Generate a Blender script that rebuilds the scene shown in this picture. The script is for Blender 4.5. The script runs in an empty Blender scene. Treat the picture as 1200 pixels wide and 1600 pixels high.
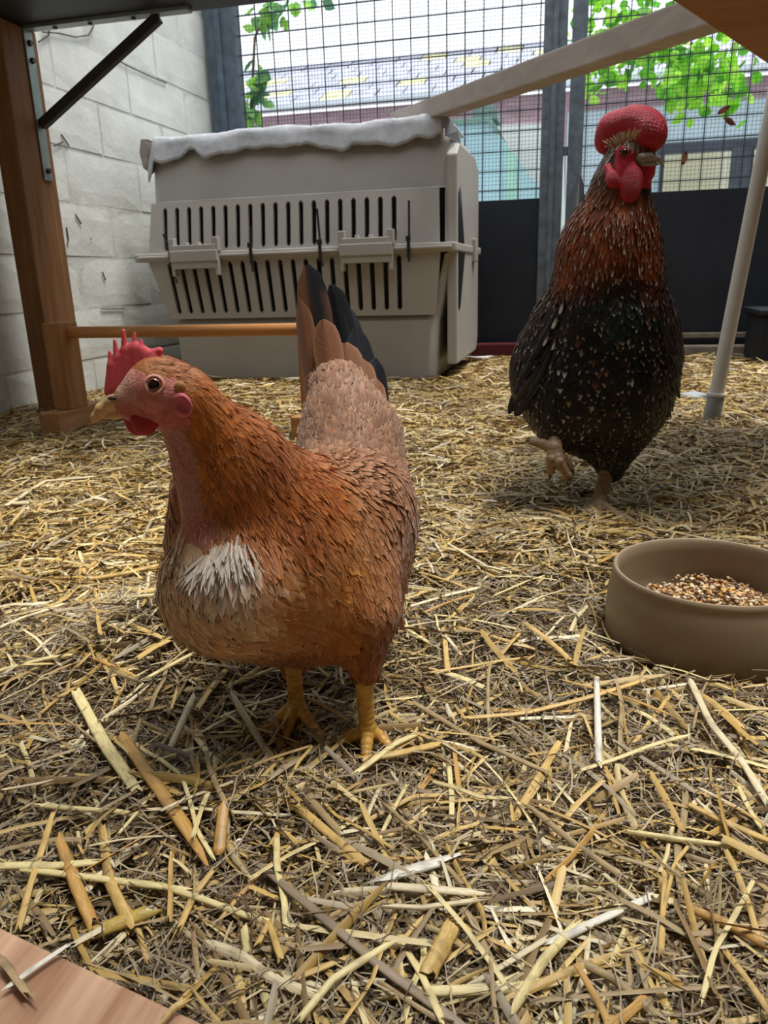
import bpy, bmesh, math, random
import numpy as np
from mathutils import Vector, Matrix
from mathutils.bvhtree import BVHTree

random.seed(7)
RNG = np.random.default_rng(11)
scene = bpy.context.scene
col = scene.collection

# ---------------------------------------------------------------- camera, sky, sun, exposure
FPX, CAMH = 1200.0, 0.33
def cam_basis(pitch=17.0, yaw=14.0, roll=1.7):
    p, y, r = map(math.radians, (pitch, yaw, roll))
    f = np.array([-math.sin(y)*math.cos(p), math.cos(y)*math.cos(p), -math.sin(p)])
    r0 = np.array([math.cos(y), math.sin(y), 0.0]); u0 = np.cross(r0, f)
    return math.cos(r)*r0-math.sin(r)*u0, math.sin(r)*r0+math.cos(r)*u0, f
CR, CU, CF = cam_basis()
CC = np.array([0.0, 0.0, CAMH])
FWD = np.array([-math.sin(math.radians(14)), math.cos(math.radians(14)), 0.0])   # horizontal view heading
cam_d = bpy.data.cameras.new('camera'); cam = bpy.data.objects.new('camera', cam_d); col.objects.link(cam)
cam_d.sensor_fit = 'VERTICAL'; cam_d.sensor_height = 32.0; cam_d.sensor_width = 24.0; cam_d.lens = 32.0*FPX/1600.0
cam_d.clip_start = 0.02; cam_d.clip_end = 200
m = Matrix.Identity(4)
for i in range(3):
    m[i][0], m[i][1], m[i][2], m[i][3] = CR[i], CU[i], -CF[i], CC[i]
cam.matrix_world = m
cam_d.dof.use_dof = True; cam_d.dof.focus_distance = 0.53; cam_d.dof.aperture_fstop = 23.0
scene.camera = cam

world = bpy.data.worlds.new('overcast_sky'); scene.world = world; world.use_nodes = True
wn = world.node_tree; wn.nodes.clear()
wo = wn.nodes.new('ShaderNodeOutputWorld'); wb = wn.nodes.new('ShaderNodeBackground')
wtc = wn.nodes.new('ShaderNodeTexCoord'); wno = wn.nodes.new('ShaderNodeTexNoise'); wr = wn.nodes.new('ShaderNodeValToRGB')
wno.inputs['Scale'].default_value = 1.6; wno.inputs['Detail'].default_value = 3
wr.color_ramp.elements[0].color = (0.80, 0.88, 0.96, 1); wr.color_ramp.elements[1].color = (0.93, 0.96, 1.0, 1)
wn.links.new(wtc.outputs['Generated'], wno.inputs['Vector']); wn.links.new(wno.outputs['Fac'], wr.inputs['Fac'])
wn.links.new(wr.outputs['Color'], wb.inputs['Color']); wb.inputs['Strength'].default_value = 0.92
wn.links.new(wb.outputs['Background'], wo.inputs['Surface'])
sun_d = bpy.data.lights.new('hazy_sun', 'SUN'); sun_d.energy = 2.4; sun_d.angle = math.radians(22); sun_d.color = (1.0, 0.97, 0.92)
sun = bpy.data.objects.new('hazy_sun', sun_d); col.objects.link(sun)
sun.rotation_euler = Vector((-0.26, -0.05, -1.0)).to_track_quat('-Z', 'Y').to_euler()
scene.view_settings.view_transform = 'Standard'; scene.view_settings.look = 'None'
scene.view_settings.gamma = 1.0; scene.view_settings.use_curve_mapping = False
scene.view_settings.exposure = 0.90

# ---------------------------------------------------------------- measuring helpers (photo pixel + real distance -> metres)
def ray(px, py): return (px-600)/FPX*CR+(800-py)/FPX*CU+CF
def onz(px, py, z=0.0): d = ray(px, py); return CC+d*(z-CAMH)/d[2]
def ony(px, py, y): d = ray(px, py); return CC+d*y/d[1]
def onx(px, py, x): d = ray(px, py); return CC+d*x/d[0]
def W(px, py, v): d = ray(px, py); return CC+d*v/d.dot(FWD)
def RAD(px, p): return px*(p-CC).dot(CF)/FPX
def S(px, py, v, r): p = W(px, py, v); return p, RAD(r, p)
def lin(r, g, b):
    f = lambda c: (c/255/12.92) if c/255 <= 0.04045 else ((c/255+0.055)/1.055)**2.4
    return (f(r), f(g), f(b))
def nrm(a): a = np.asarray(a, float); return a/(np.linalg.norm(a, axis=-1, keepdims=True)+1e-12)

# ---------------------------------------------------------------- object helpers
def tag(o, label=None, cat=None, group=None, kind=None):
    if label: o['label'] = label
    if cat: o['category'] = cat
    if group: o['group'] = group
    if kind: o['kind'] = kind
    return o
def empty(name, loc, label, cat, group=None):
    o = bpy.data.objects.new(name, None); o.location = loc; o.empty_display_size = 0.02; col.objects.link(o)
    return tag(o, label, cat, group)
def worldloc(p):
    l = np.zeros(3)
    while p is not None: l = l+np.array(p.location); p = p.parent
    return l
def link(name, me, mat, parent=None):
    o = bpy.data.objects.new(name, me); col.objects.link(o)
    if mat is not None and len(me.materials) == 0: me.materials.append(mat)
    if parent is not None: o.parent = parent
    return o
def npmesh(name, V, Q, smooth=True, cols=None, uv=None, nor=None):
    """V (n,3), Q (m,4) or (m,3) -> mesh, quick"""
    V = np.asarray(V, np.float32); Q = np.asarray(Q, np.int32); k = Q.shape[1]
    me = bpy.data.meshes.new(name)
    me.vertices.add(len(V)); me.vertices.foreach_set('co', V.ravel())
    me.loops.add(Q.size); me.loops.foreach_set('vertex_index', Q.ravel())
    me.polygons.add(len(Q)); me.polygons.foreach_set('loop_start', np.arange(0, Q.size, k, dtype=np.int32))
    if smooth: me.polygons.foreach_set('use_smooth', np.ones(len(Q), bool))
    me.update(calc_edges=True)
    if cols is not None:
        a = me.attributes.new('col', 'FLOAT_COLOR', 'POINT')
        c = np.ones((len(V), 4), np.float32); c[:, :3] = cols; a.data.foreach_set('color', c.ravel())
    if uv is not None:
        l = me.uv_layers.new(name='uv'); l.data.foreach_set('uv', np.asarray(uv, np.float32)[Q.ravel()].ravel())
    if nor is not None: me.normals_split_custom_set_from_vertices([tuple(x) for x in nrm(nor).tolist()])
    return me
def part(name, V, Q, mat, parent, smooth=True, cols=None, uv=None, nor=None):
    V = np.asarray(V, float)-worldloc(parent)
    return link(name, npmesh(name, V, Q, smooth, cols, uv, nor), mat, parent)
def bm_obj(name, bm, mat, parent=None, smooth=False, bevel=0.0, seg=2):
    if bevel > 0:
        bmesh.ops.bevel(bm, geom=list(bm.edges), offset=bevel, segments=seg, affect='EDGES', profile=0.6)
    bmesh.ops.recalc_face_normals(bm, faces=bm.faces)
    off = Vector(worldloc(parent)) if parent is not None else Vector((0, 0, 0))
    for v in bm.verts: v.co -= off
    me = bpy.data.meshes.new(name); bm.to_mesh(me); bm.free()
    if smooth:
        for p in me.polygons: p.use_smooth = True
    return link(name, me, mat, parent)
def addbox(bm, lo, hi, rot=None, piv=None):
    lo, hi = Vector(lo), Vector(hi)
    mat = Matrix.Translation((lo+hi)/2) @ Matrix.Diagonal((*(hi-lo), 1))
    if rot is not None: mat = Matrix.Translation(Vector(piv)) @ rot.to_4x4() @ Matrix.Translation(-Vector(piv)) @ mat
    return bmesh.ops.create_cube(bm, size=1.0, matrix=mat)['verts']
def box(name, lo, hi, mat, parent=None, bevel=0.003, rot=None, piv=None):
    bm = bmesh.new(); addbox(bm, lo, hi, rot, piv)
    return bm_obj(name, bm, mat, parent, bevel=bevel)
def addbeam(bm, a, b, w, h, up=(0, 0, 1)):
    """box from a to b, width w sideways and h along up"""
    a, b = Vector(a), Vector(b); d = (b-a).normalized(); up = Vector(up); s = d.cross(up).normalized(); u = s.cross(d)
    m = Matrix((s, d, u)).transposed().to_4x4(); m.translation = (a+b)/2
    return bmesh.ops.create_cube(bm, size=1.0, matrix=m @ Matrix.Diagonal((w, (b-a).length, h, 1)))['verts']
def addcyl(bm, a, b, r1, r2=None, seg=20):
    a, b = Vector(a), Vector(b); d = b-a; q = d.to_track_quat('Z', 'Y')
    m = Matrix.Translation((a+b)/2) @ q.to_matrix().to_4x4()
    return bmesh.ops.create_cone(bm, cap_ends=True, segments=seg, radius1=r1, radius2=r1 if r2 is None else r2, depth=d.length, matrix=m)['verts']
def smooth_by_angle(o, a=40):
    me = o.data
    for p in me.polygons: p.use_smooth = True
    try: me.set_sharp_from_angle(angle=math.radians(a))
    except Exception: pass
    return o

# ---------------------------------------------------------------- materials
def newmat(name, rough=0.6, spec=0.4):
    m = bpy.data.materials.new(name); m.use_nodes = True; nt = m.node_tree; b = nt.nodes['Principled BSDF']
    b.inputs['Roughness'].default_value = rough; b.inputs['Specular IOR Level'].default_value = spec
    return m, nt, b
def N(nt, t, **kw):
    n = nt.nodes.new(t)
    for k, v in kw.items():
        if hasattr(n, k) and k not in n.inputs: setattr(n, k, v)
        else: n.inputs[k].default_value = v
    return n
def pos(nt, sc=(1, 1, 1), obj=False):
    src = N(nt, 'ShaderNodeTexCoord').outputs['Object'] if obj else N(nt, 'ShaderNodeNewGeometry').outputs['Position']
    mp = N(nt, 'ShaderNodeMapping'); mp.inputs['Scale'].default_value = sc; nt.links.new(src, mp.inputs['Vector'])
    return mp.outputs['Vector']
def noise(nt, vec, scale, detail=4, rough=0.55, dist=0.0):
    n = N(nt, 'ShaderNodeTexNoise'); n.inputs['Scale'].default_value = scale; n.inputs['Detail'].default_value = detail
    n.inputs['Roughness'].default_value = rough; n.inputs['Distortion'].default_value = dist
    if vec is not None: nt.links.new(vec, n.inputs['Vector'])
    return n.outputs['Fac']
def ramp(nt, fac, stops):
    r = N(nt, 'ShaderNodeValToRGB'); e = r.color_ramp.elements
    while len(e) < len(stops): e.new(0.5)
    for el, (p, c) in zip(e, stops): el.position = p; el.color = (*c, 1)
    nt.links.new(fac, r.inputs['Fac']); return r.outputs['Color']
def mix(nt, fac, a, b, mode='MIX'):
    n = N(nt, 'ShaderNodeMix'); n.data_type = 'RGBA'; n.blend_type = mode
    for s, i in ((fac, 0), (a, 6), (b, 7)):
        if hasattr(s, 'links'): nt.links.new(s, n.inputs[i])
        else: n.inputs[i].default_value = s if i == 0 else (*s, 1)
    return n.outputs[2]
def math_(nt, op, a, b=None, c=None):
    n = N(nt, 'ShaderNodeMath'); n.operation = op
    for i, s in enumerate((a, b, c)):
        if s is None: continue
        if hasattr(s, 'links'): nt.links.new(s, n.inputs[i])
        else: n.inputs[i].default_value = s
    return n.outputs[0]
def bump(nt, b, h, strength=0.3, dist=0.002):
    n = N(nt, 'ShaderNodeBump'); n.inputs['Strength'].default_value = strength; n.inputs['Distance'].default_value = dist
    nt.links.new(h, n.inputs['Height']); nt.links.new(n.outputs['Normal'], b.inputs['Normal'])
def plain(name, c, rough=0.55, spec=0.4, var=0.12, scale=18, bmp=0.15, metal=0.0, stretch=(1, 1, 1)):
    m, nt, b = newmat(name, rough, spec); v = pos(nt, stretch)
    f = noise(nt, v, scale, 5)
    c = np.array(c)
    nt.links.new(ramp(nt, f, [(0.3, tuple(c*(1-var))), (0.7, tuple(np.minimum(c*(1+var), 1)))]), b.inputs['Base Color'])
    b.inputs['Metallic'].default_value = metal
    if bmp: bump(nt, b, noise(nt, v, scale*6, 4), bmp, 0.002)
    return m
def wood(name, c1, c2, stretch=(1, 1, 0.06), scale=40, rough=0.6, knots=True):
    m, nt, b = newmat(name, rough, 0.25); v = pos(nt, stretch)
    f = noise(nt, v, scale, 6, 0.6, 0.6); g = noise(nt, pos(nt), 5, 3)
    c = ramp(nt, f, [(0.3, c1), (0.68, c2)])
    c = mix(nt, math_(nt, 'MULTIPLY', g, 0.6), c, tuple(np.array(c1)*0.75))
    nt.links.new(c, b.inputs['Base Color']); bump(nt, b, f, 0.25, 0.002); return m
def attrmat(name, rough=0.6, spec=0.3, var=0.15, scale=120, bmp=0.1, sss=0.0):
    m, nt, b = newmat(name, rough, spec)
    a = N(nt, 'ShaderNodeAttribute'); a.attribute_name = 'col'
    f = noise(nt, pos(nt), scale, 4)
    c = mix(nt, 1.0, a.outputs['Color'], ramp(nt, f, [(0.25, (1-var,)*3), (0.75, (1+var,)*3)]), 'MULTIPLY')
    nt.links.new(c, b.inputs['Base Color'])
    if bmp: bump(nt, b, noise(nt, pos(nt), scale*3, 3), bmp, 0.001)
    if sss: b.inputs['Subsurface Weight'].default_value = sss; b.inputs['Subsurface Radius'].default_value = (0.006, 0.002, 0.0015); b.inputs['Subsurface Scale'].default_value = 1.0
    return m
# ================================================================ ROOM
XL, YB, XR, YF = -1.56, 3.40, 1.75, -0.7
def terrain(x, y):
    x = np.asarray(x, float); y = np.asarray(y, float)
    h = 0.006*np.sin(x*9+1.3)*np.sin(y*7+0.4)+0.004*np.sin(x*21+y*13)+0.003*np.sin(x*37-y*31+2)
    g = lambda cx, cy, sx, sy, a: a*np.exp(-((x-cx)/sx)**2-((y-cy)/sy)**2)
    h = h+g(-0.36, 0.585, 0.12, 0.085, 0.042)+g(-0.06, 0.95, 0.18, 0.12, 0.008)+g(-0.30, 0.40, 0.10, 0.07, 0.008)
    h = h-g(-0.20, 0.485, 0.08, 0.055, 0.024)+g(-0.19, 0.39, 0.10, 0.03, 0.008)-g(0.03, 1.10, 0.09, 0.08, 0.010)
    far = np.clip((y-1.4)/0.6, 0, 1); h = h*(1-0.6*far)
    # level ground under the heavy things
    for cx, cy, rr in ((0.13, 0.71, 0.15), (-0.9, 2.85, 0.75), (-1.18, 1.6, 0.12), (-0.55, 1.6, 0.12), (0.31, 1.856, 0.08), (-0.133, 0.469, 0.035), (-0.2, 0.495, 0.035)):
        d = np.sqrt((x-cx)**2+(y-cy)**2); h = h*np.clip((d-rr)/(rr*0.6), 0, 1)
    return h-0.006
# floor
nx, ny = 150, 180
gx, gy = np.meshgrid(np.linspace(XL-0.05, XR, nx), np.linspace(YF, YB+0.05, ny), indexing='ij')
gz = terrain(gx, gy)
V = np.stack([gx, gy, gz], -1).reshape(-1, 3)
ii, jj = np.meshgrid(np.arange(nx-1), np.arange(ny-1), indexing='ij'); b0 = (ii*ny+jj).ravel()
Q = np.stack([b0, b0+ny, b0+ny+1, b0+1], 1)
m, nt, b = newmat('trodden_chaff', 0.9, 0.1); v = pos(nt)
f = noise(nt, v, 160, 6, 0.7); g = noise(nt, v, 9, 3)
c = ramp(nt, f, [(0.3, lin(62, 46, 28)), (0.55, lin(110, 88, 55)), (0.75, lin(165, 138, 90))])
nt.links.new(mix(nt, g, c, lin(88, 66, 40)), b.inputs['Base Color']); bump(nt, b, f, 0.8, 0.006)
fl = link('floor', npmesh('floor', V, Q), m); tag(fl, kind='structure')

# left wall: painted blockwork
m, nt, b = newmat('white_wall_paint', 0.75, 0.25); v = pos(nt)
f = noise(nt, v, 7, 5); s = noise(nt, v, 33, 6, 0.65); d = noise(nt, v, 3.0, 3)
c = ramp(nt, f, [(0.3, lin(196, 198, 192)), (0.7, lin(214, 216, 210))])
c = mix(nt, ramp(nt, s, [(0.66, (0, 0, 0)), (0.74, (0.5, 0.5, 0.5))]), c, lin(150, 145, 130))
nt.links.new(c, b.inputs['Base Color']); bump(nt, b, noise(nt, v, 60, 5), 0.35, 0.004); M_PAINT = m
m, nt, b = newmat('painted_mortar', 0.85, 0.15); v = pos(nt)
nt.links.new(ramp(nt, noise(nt, v, 14, 5), [(0.3, lin(182, 183, 176)), (0.7, lin(206, 208, 202))]), b.inputs['Base Color']); bump(nt, b, noise(nt, v, 90, 4), 0.4, 0.004); M_MORTAR = m
wl = box('wall_left', (XL-0.2, YF, -0.1), (XL-0.0024, YB+0.1, 2.3), M_MORTAR, bevel=0.0); tag(wl, kind='structure')
blocks = []
for k in range(4):
    bm = bmesh.new(); addbox(bm, (-0.03, -0.2065, -0.0755), (0.0, 0.2065, 0.0755))
    bmesh.ops.subdivide_edges(bm, edges=list(bm.edges), cuts=3, use_grid_fill=True)
    for vv in bm.verts:
        if vv.co.x > -0.002:
            e = min(0.2065-abs(vv.co.y), 0.0755-abs(vv.co.z)); vv.co.x += random.uniform(-0.0004, 0.0004)-(0.0016 if e < 0.004 else 0)
        vv.co.y += random.uniform(-0.0015, 0.0015)
    bmesh.ops.recalc_face_normals(bm, faces=bm.faces)
    me = bpy.data.meshes.new('block'); bm.to_mesh(me); bm.free(); me.materials.append(M_PAINT)
    blocks.append(me)
zc = 0.013
for row in range(0, 9):
    z = 0.093-0.08+row*0.162
    y = 1.24+(0.215 if row % 2 else 0.0)
    while y < YB+0.05:
        o = link('brick', blocks[random.randrange(4)], None, wl); o.location = (XL+random.uniform(-0.0008, 0.0012), y, z)
        o.rotation_euler = (random.uniform(-0.004, 0.004), random.uniform(-0.006, 0.006), random.uniform(-0.005, 0.005))
        y += 0.425
M_DARKMARK = plain('old_cobweb_dirt', lin(84, 82, 74), 0.9, 0.1)
bm = bmesh.new()   # dark straw-ends, cracks and cobweb strings stuck to the paint
for a in ([(66, 50), (92, 52), (118, 58), (138, 55), (146, 42), (144, 30)], [(78, 40), (76, 55), (60, 66)], [(118, 335), (127, 350)], [(160, 425), (165, 438)], [(104, 355), (107, 375), (105, 382)],
          [(182, 93), (200, 103), (232, 118), (260, 130)], [(142, 372), (143, 373)], [(158, 483), (195, 482)], [(84, 228), (98, 222)], [(96, 210), (108, 228)]):
    pts = [Vector(onx(x, y, XL+0.0035)) for x, y in a]
    for p, q in zip(pts, pts[1:]): addbeam(bm, p, q, 0.0035, 0.003, (1, 0, 0))
o = bm_obj('dirt_streak', bm, M_DARKMARK, wl)
# right wall (outside the view) and the back wall above the gate
wr_ = box('wall_right', (XR, YF, -0.1), (XR+0.15, YB+0.1, 2.3), plain('dark_timber_cladding', lin(84, 66, 50), 0.85, 0.2, 0.2, 6, 0.2), bevel=0.0); tag(wr_, kind='structure')

o = box('sky_block_wall', (XL-0.2, YF-0.15, -0.1), (XR+0.15, YF, 2.3), plain('sky_block_timber', lin(158, 142, 124), 0.85, 0.2, 0.2, 6, 0.2), bevel=0.0); tag(o, kind='structure')  # unseen wall added behind the camera to block frontal sky light
M_SKYBLOCK = plain('grey_sky_block', lin(88, 78, 68), 0.9, 0.2, 0.1, 5, 0.1)
o = box('sky_block_ceiling', (XL-0.2, YF-0.15, 2.3), (XR+0.15, 0.35, 2.34), M_SKYBLOCK, bevel=0.0); tag(o, kind='structure')   # unseen, added over the front to block sky light; the rest stays open

# ================================================================ GATE WALL
M_GALV = plain('weathered_zinc', lin(98, 108, 116), 0.5, 0.5, 0.3, 28, 0.1, 0.35)
M_DKSTEEL = plain('dark_steel', lin(86, 99, 112), 0.5, 0.4, 0.25, 22, 0.1, 0.2)
M_WIRE = plain('wire', lin(58, 66, 74), 0.5, 0.4, 0.1, 10, 0, 0.4)
M_BLACKPANEL = plain('black_board', lin(30, 34, 42), 0.55, 0.35, 0.25, 9, 0.1)
M_REDSILL = plain('red_sill', lin(92, 40, 40), 0.8, 0.2, 0.25, 25, 0.3)
M_CONC = plain('grey_sill', lin(120, 110, 98), 0.85, 0.2, 0.25, 25, 0.4)
def gate(name, x0, x1, label, ztop=1.9, frame_l=0.085, frame_r=0.055, cell=0.0725, seed=0):
    r = empty(name, (x0, YB, 0), label, 'gate')
    box('post', (x0, YB-0.03, -0.02), (x0+frame_l, YB+0.04, ztop), M_DKSTEEL if frame_l > 0.1 else M_GALV, r, 0.006)
    box('post', (x1-frame_r, YB-0.03, -0.02), (x1, YB+0.04, ztop), M_GALV, r, 0.006)
    box('top_rail', (x0+frame_l, YB-0.025, ztop-0.06), (x1-frame_r, YB+0.025, ztop), M_GALV, r, 0.004)
    box('solid_panel', (x0+frame_l, YB-0.012, 0.015), (x1-frame_r, YB+0.012, 0.617), M_BLACKPANEL, r, 0.002)
    bm = bmesh.new(); xa, xb = x0+frame_l-0.01, x1-frame_r+0.01
    n = int((xb-xa)/cell)
    for i in range(n+1): addbeam(bm, (xa+0.02+i*cell, YB+0.006, 0.60), (xa+0.02+i*cell, YB+0.006, ztop-0.03), 0.0042, 0.0042, (0, 1, 0))
    for j in range(int((ztop-0.6)/cell)): addbeam(bm, (xa, YB+0.010, 0.655+j*cell), (xb, YB+0.010, 0.655+j*cell), 0.0042, 0.0042)
    o = bm_obj('welded_mesh', bm, M_WIRE, r)
    bm = bmesh.new(); fine = 0.0145; rr = random.Random(seed)
    for i in range(int((xb-xa)/fine)): addbeam(bm, (xa+i*fine, YB+0.022, 0.60), (xa+i*fine+rr.uniform(-.004, .004), YB+0.022, ztop-0.03), 0.0011, 0.0011, (0, 1, 0))
    for j in range(int((ztop-0.6)/fine)): addbeam(bm, (xa, YB+0.0225, 0.605+j*fine), (xb, YB+0.0225, 0.605+j*fine+rr.uniform(-.003, .003)), 0.0011, 0.0011)
    o = bm_obj('fine_netting', bm, M_WIRE, r); o['kind'] = 'stuff'
    return r
g1 = gate('mesh_gate', -1.545, -0.073, 'grey steel gate leaf with wire mesh and black lower panel behind the crate', frame_l=0.128, frame_r=0.088, seed=1)
g2 = gate('mesh_gate', -0.056, 1.45, 'grey steel gate leaf with wire mesh and black lower panel behind the dark rooster', frame_l=0.057, frame_r=0.06, seed=2)
# details: hinge lug between the two leaves, ribs on the posts
box('hinge_lug', (-0.073, YB-0.02, 0.77), (-0.0565, YB+0.02, 0.80), M_GALV, g1, 0.002)
box('corner_strip', (-0.125, YB-0.042, 0.0), (-0.105, YB-0.028, 1.9), M_GALV, g1, 0.003)
box('wooden_batten', (-1.50, YB-0.045, 0.0), (-1.475, YB-0.028, 1.9), M_DKSTEEL, g1, 0.003)
sl = box('sill', (-1.5, YB-0.11, -0.05), (-0.02, YB-0.045, 0.05), M_REDSILL, bevel=0.006); tag(sl, 'dark red painted sill at the foot of the gate beside the crate', 'sill')
sl = box('sill', (0.0, YB-0.10, -0.05), (1.5, YB-0.045, 0.035), M_CONC, bevel=0.006); tag(sl, 'grey stone sill strip at the foot of the gate behind the white pole', 'sill')
lt = box('trim_1', (0.0, YB-0.06, 0.062), (1.45, YB-0.034, 0.082), M_CONC, bevel=0.003); tag(lt, kind='structure')
bm = bmesh.new()
a0 = ony(1183, 482, 3.1); a1 = ony(1215, 556, 3.1)
addbox(bm, (a0[0], 3.02, -0.01), (a0[0]+0.30, 3.26, a0[2]-0.02)); o = bm_obj('black_box', bm, M_BLACKPANEL, None, bevel=0.008); tag(o, 'black plastic box standing by the gate panel behind the white pole', 'box')
o2 = box('lid', (a0[0]-0.012, 3.0, a0[2]-0.02), (a0[0]+0.312, 3.28, a0[2]), M_BLACKPANEL, o, 0.006)
# dead leaves caught in the mesh
M_DEADLEAF = plain('dead_leaf', lin(110, 62, 40), 0.8, 0.2, 0.3, 60, 0.2)
for (px, py, a) in ((1131, 172, 0.5), (1140, 190, -0.6), (1070, 247, 1.4)):
    p = ony(px, py, YB-0.004); L = 0.028; ca, sa = math.cos(a), math.sin(a)
    out = [(-1, 0), (-.5, .32), (.1, .42), (.5, .3), (1, 0.05), (.45, -.28), (0, -.36), (-.55, -.25)]
    bm = bmesh.new(); vs = [bm.verts.new((p[0]+L*(x*ca-y*sa), p[1]+0.004*math.sin(4*x), p[2]+L*(x*sa+y*ca))) for x, y in out]
    fc = bm.faces.new(vs); bmesh.ops.solidify(bm, geom=[fc], thickness=0.0015)
    o = bm_obj('dead_leaf', bm, M_DEADLEAF); tag(o, 'dry brown leaf caught in the wire mesh', 'leaf', 'dead leaves in the mesh')

# ================================================================ PLASTIC CRATE
M_CRATE = plain('beige_plastic', lin(164, 160, 154), 0.5, 0.35, 0.06, 6, 0.08)
M_TIE = plain('black_cable_tie', lin(22, 22, 26), 0.4, 0.5, 0.1, 30, 0)
crate = empty('dog_crate', (-0.9, 2.86, 0), 'large beige plastic dog crate with slotted side, topped with a white cloth', 'crate')
def ring(x0, x1, y0, y1, z, r, nside):
    """rounded rectangle with the front (low y) side cut at chosen spots"""
    P = []
    for (cx, cy, a0) in ((x0+r, y0+r, 180), (x1-r, y0+r, 270), (x1-r, y1-r, 0), (x0+r, y1-r, 90)):
        for k in range(5): a = math.radians(a0+k*22.5); P.append((cx+r*math.cos(a), cy+r*math.sin(a), z))
    return P
def shell(name, levels, hole, parent):
    bm = bmesh.new(); rings = []
    for (x0, x1, y0, y1, z, r) in levels: rings.append([bm.verts.new(p) for p in ring(x0, x1, y0, y1, z, r, 0)])
    n = 20
    for k in range(len(rings)-1):
        for i in range(n):
            if k in hole and i == 4: continue       # the open front behind the slotted panel
            bm.faces.new((rings[k][i], rings[k][(i+1) % n], rings[k+1][(i+1) % n], rings[k+1][i]))
    bm.faces.new(rings[-1]); bm.faces.new(rings[0][::-1])
    return smooth_by_angle(bm_obj(name, bm, M_CRATE, parent), 35)
shell('lower_shell', [(-1.385, -0.445, 2.565, 3.14, 0.0, 0.03), (-1.392, -0.435, 2.562, 3.15, 0.19, 0.03), (-1.395, -0.43, 2.575, 3.15, 0.205, 0.03), (-1.44, -0.385, 2.575, 3.17, 0.398, 0.03)], {2}, crate)
shell('upper_shell', [(-1.44, -0.38, 2.58, 3.17, 0.432, 0.035), (-1.44, -0.38, 2.585, 3.16, 0.595, 0.035), (-1.44, -0.385, 2.590, 3.155, 0.60, 0.035), (-1.44, -0.385, 2.60, 3.15, 0.715, 0.04), (-1.432, -0.405, 2.612, 3.135, 0.765, 0.05), (-1.40, -0.45, 2.65, 3.10, 0.792, 0.06)], {0}, crate)
bm = bmesh.new(); addbox(bm, (-1.495, 2.525, 0.402), (-0.372, 3.20, 0.430)); o = bm_obj('rim_flange', bm, M_CRATE, crate, bevel=0.006)
bm = bmesh.new(); addbox(bm, (-1.48, 2.518, 0.411), (-0.385, 2.53, 0.421)); bm_obj('rim_bead', bm, M_CRATE, crate, bevel=0.004)
def slot_panel(name, zb, zt, xb0, xt0, xb1, xt1, yb, yt, n, sb, st, parent):
    """slotted panel; slots lean with the taper. zb/zt bottom/top"""
    bm = bmesh.new(); th = 0.012
    def X(u, z): t = (z-zb)/(zt-zb); return (xb0+(xt0-xb0)*t)*(1-u)+(xb1+(xt1-xb1)*t)*u
    XF = X
    def X(u, z):
        zm = (zb+zt)/2; return XF(u, z) if u in (0, 1) else XF(u, zm)+0.38*(XF(u, z)-XF(u, zm))
    def Y(z): t = (z-zb)/(zt-zb); return yb+(yt-yb)*t
    def cell(u0, u1, z0, z1):
        P = []
        for y in (0, th):
            for (u, z) in ((u0, z0), (u1, z0), (u1, z1), (u0, z1)): P.append(bm.verts.new((X(u, z), Y(z)+y, z)))
        for f in ((0, 1, 2, 3), (7, 6, 5, 4), (0, 4, 5, 1), (1, 5, 6, 2), (2, 6, 7, 3), (3, 7, 4, 0)): bm.faces.new([P[i] for i in f])
    z0, z1 = zb+sb, zt-st
    pitch = 0.0447; L = (xb1+xt1)/2-(xb0+xt0)/2; sw = 0.0165/L; p = pitch/L; first = 0.058/L
    cell(0, 1, zb, z0); cell(0, 1, z1, zt)
    u = 0.0
    for k in range(n):
        a = first+k*p-sw/2; cell(u, a, z0, z1); u = a+sw
        # rounded slot ends
        for (za, zz) in ((z0, z0+0.005), (z1-0.005, z1)):
            cell(a, a+sw*0.22, za, zz); cell(a+sw*0.78, a+sw, za, zz)
    cell(u, 1, z0, z1)
    bmesh.ops.remove_doubles(bm, verts=bm.verts, dist=1e-5)
    return bm_obj(name, bm, M_CRATE, parent)
slot_panel('slotted_panel', 0.43, 0.592, -1.448, -1.428, -0.428, -0.432, 2.545, 2.562, 19, 0.008, 0.016, crate)
slot_panel('slotted_panel', 0.208, 0.402, -1.395, -1.452, -0.442, -0.425, 2.553, 2.542, 19, 0.018, 0.006, crate)
for xa, xb in ((-1.345, -1.172), (-0.745, -0.572)):
    bm = bmesh.new(); addbox(bm, (xa+0.006, 2.500, 0.43), (xb-0.006, 2.53, 0.452)); addbox(bm, (xa+0.006, 2.500, 0.375), (xb-0.006, 2.53, 0.402)); addbox(bm, (xa, 2.495, 0.398), (xb, 2.526, 0.434))
    for x in (xa-0.004, xb-0.016): addbox(bm, (x, 2.503, 0.43), (x+0.02, 2.53, 0.475)); addbox(bm, (x+0.004, 2.503, 0.352), (x+0.016, 2.53, 0.40))
    for k in range(2): x = xa+0.05+k*0.045; addbox(bm, (x, 2.505, 0.45), (x+0.012, 2.53, 0.46))
    bm_obj('latch', bm, M_CRATE, crate, bevel=0.0025)
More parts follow.
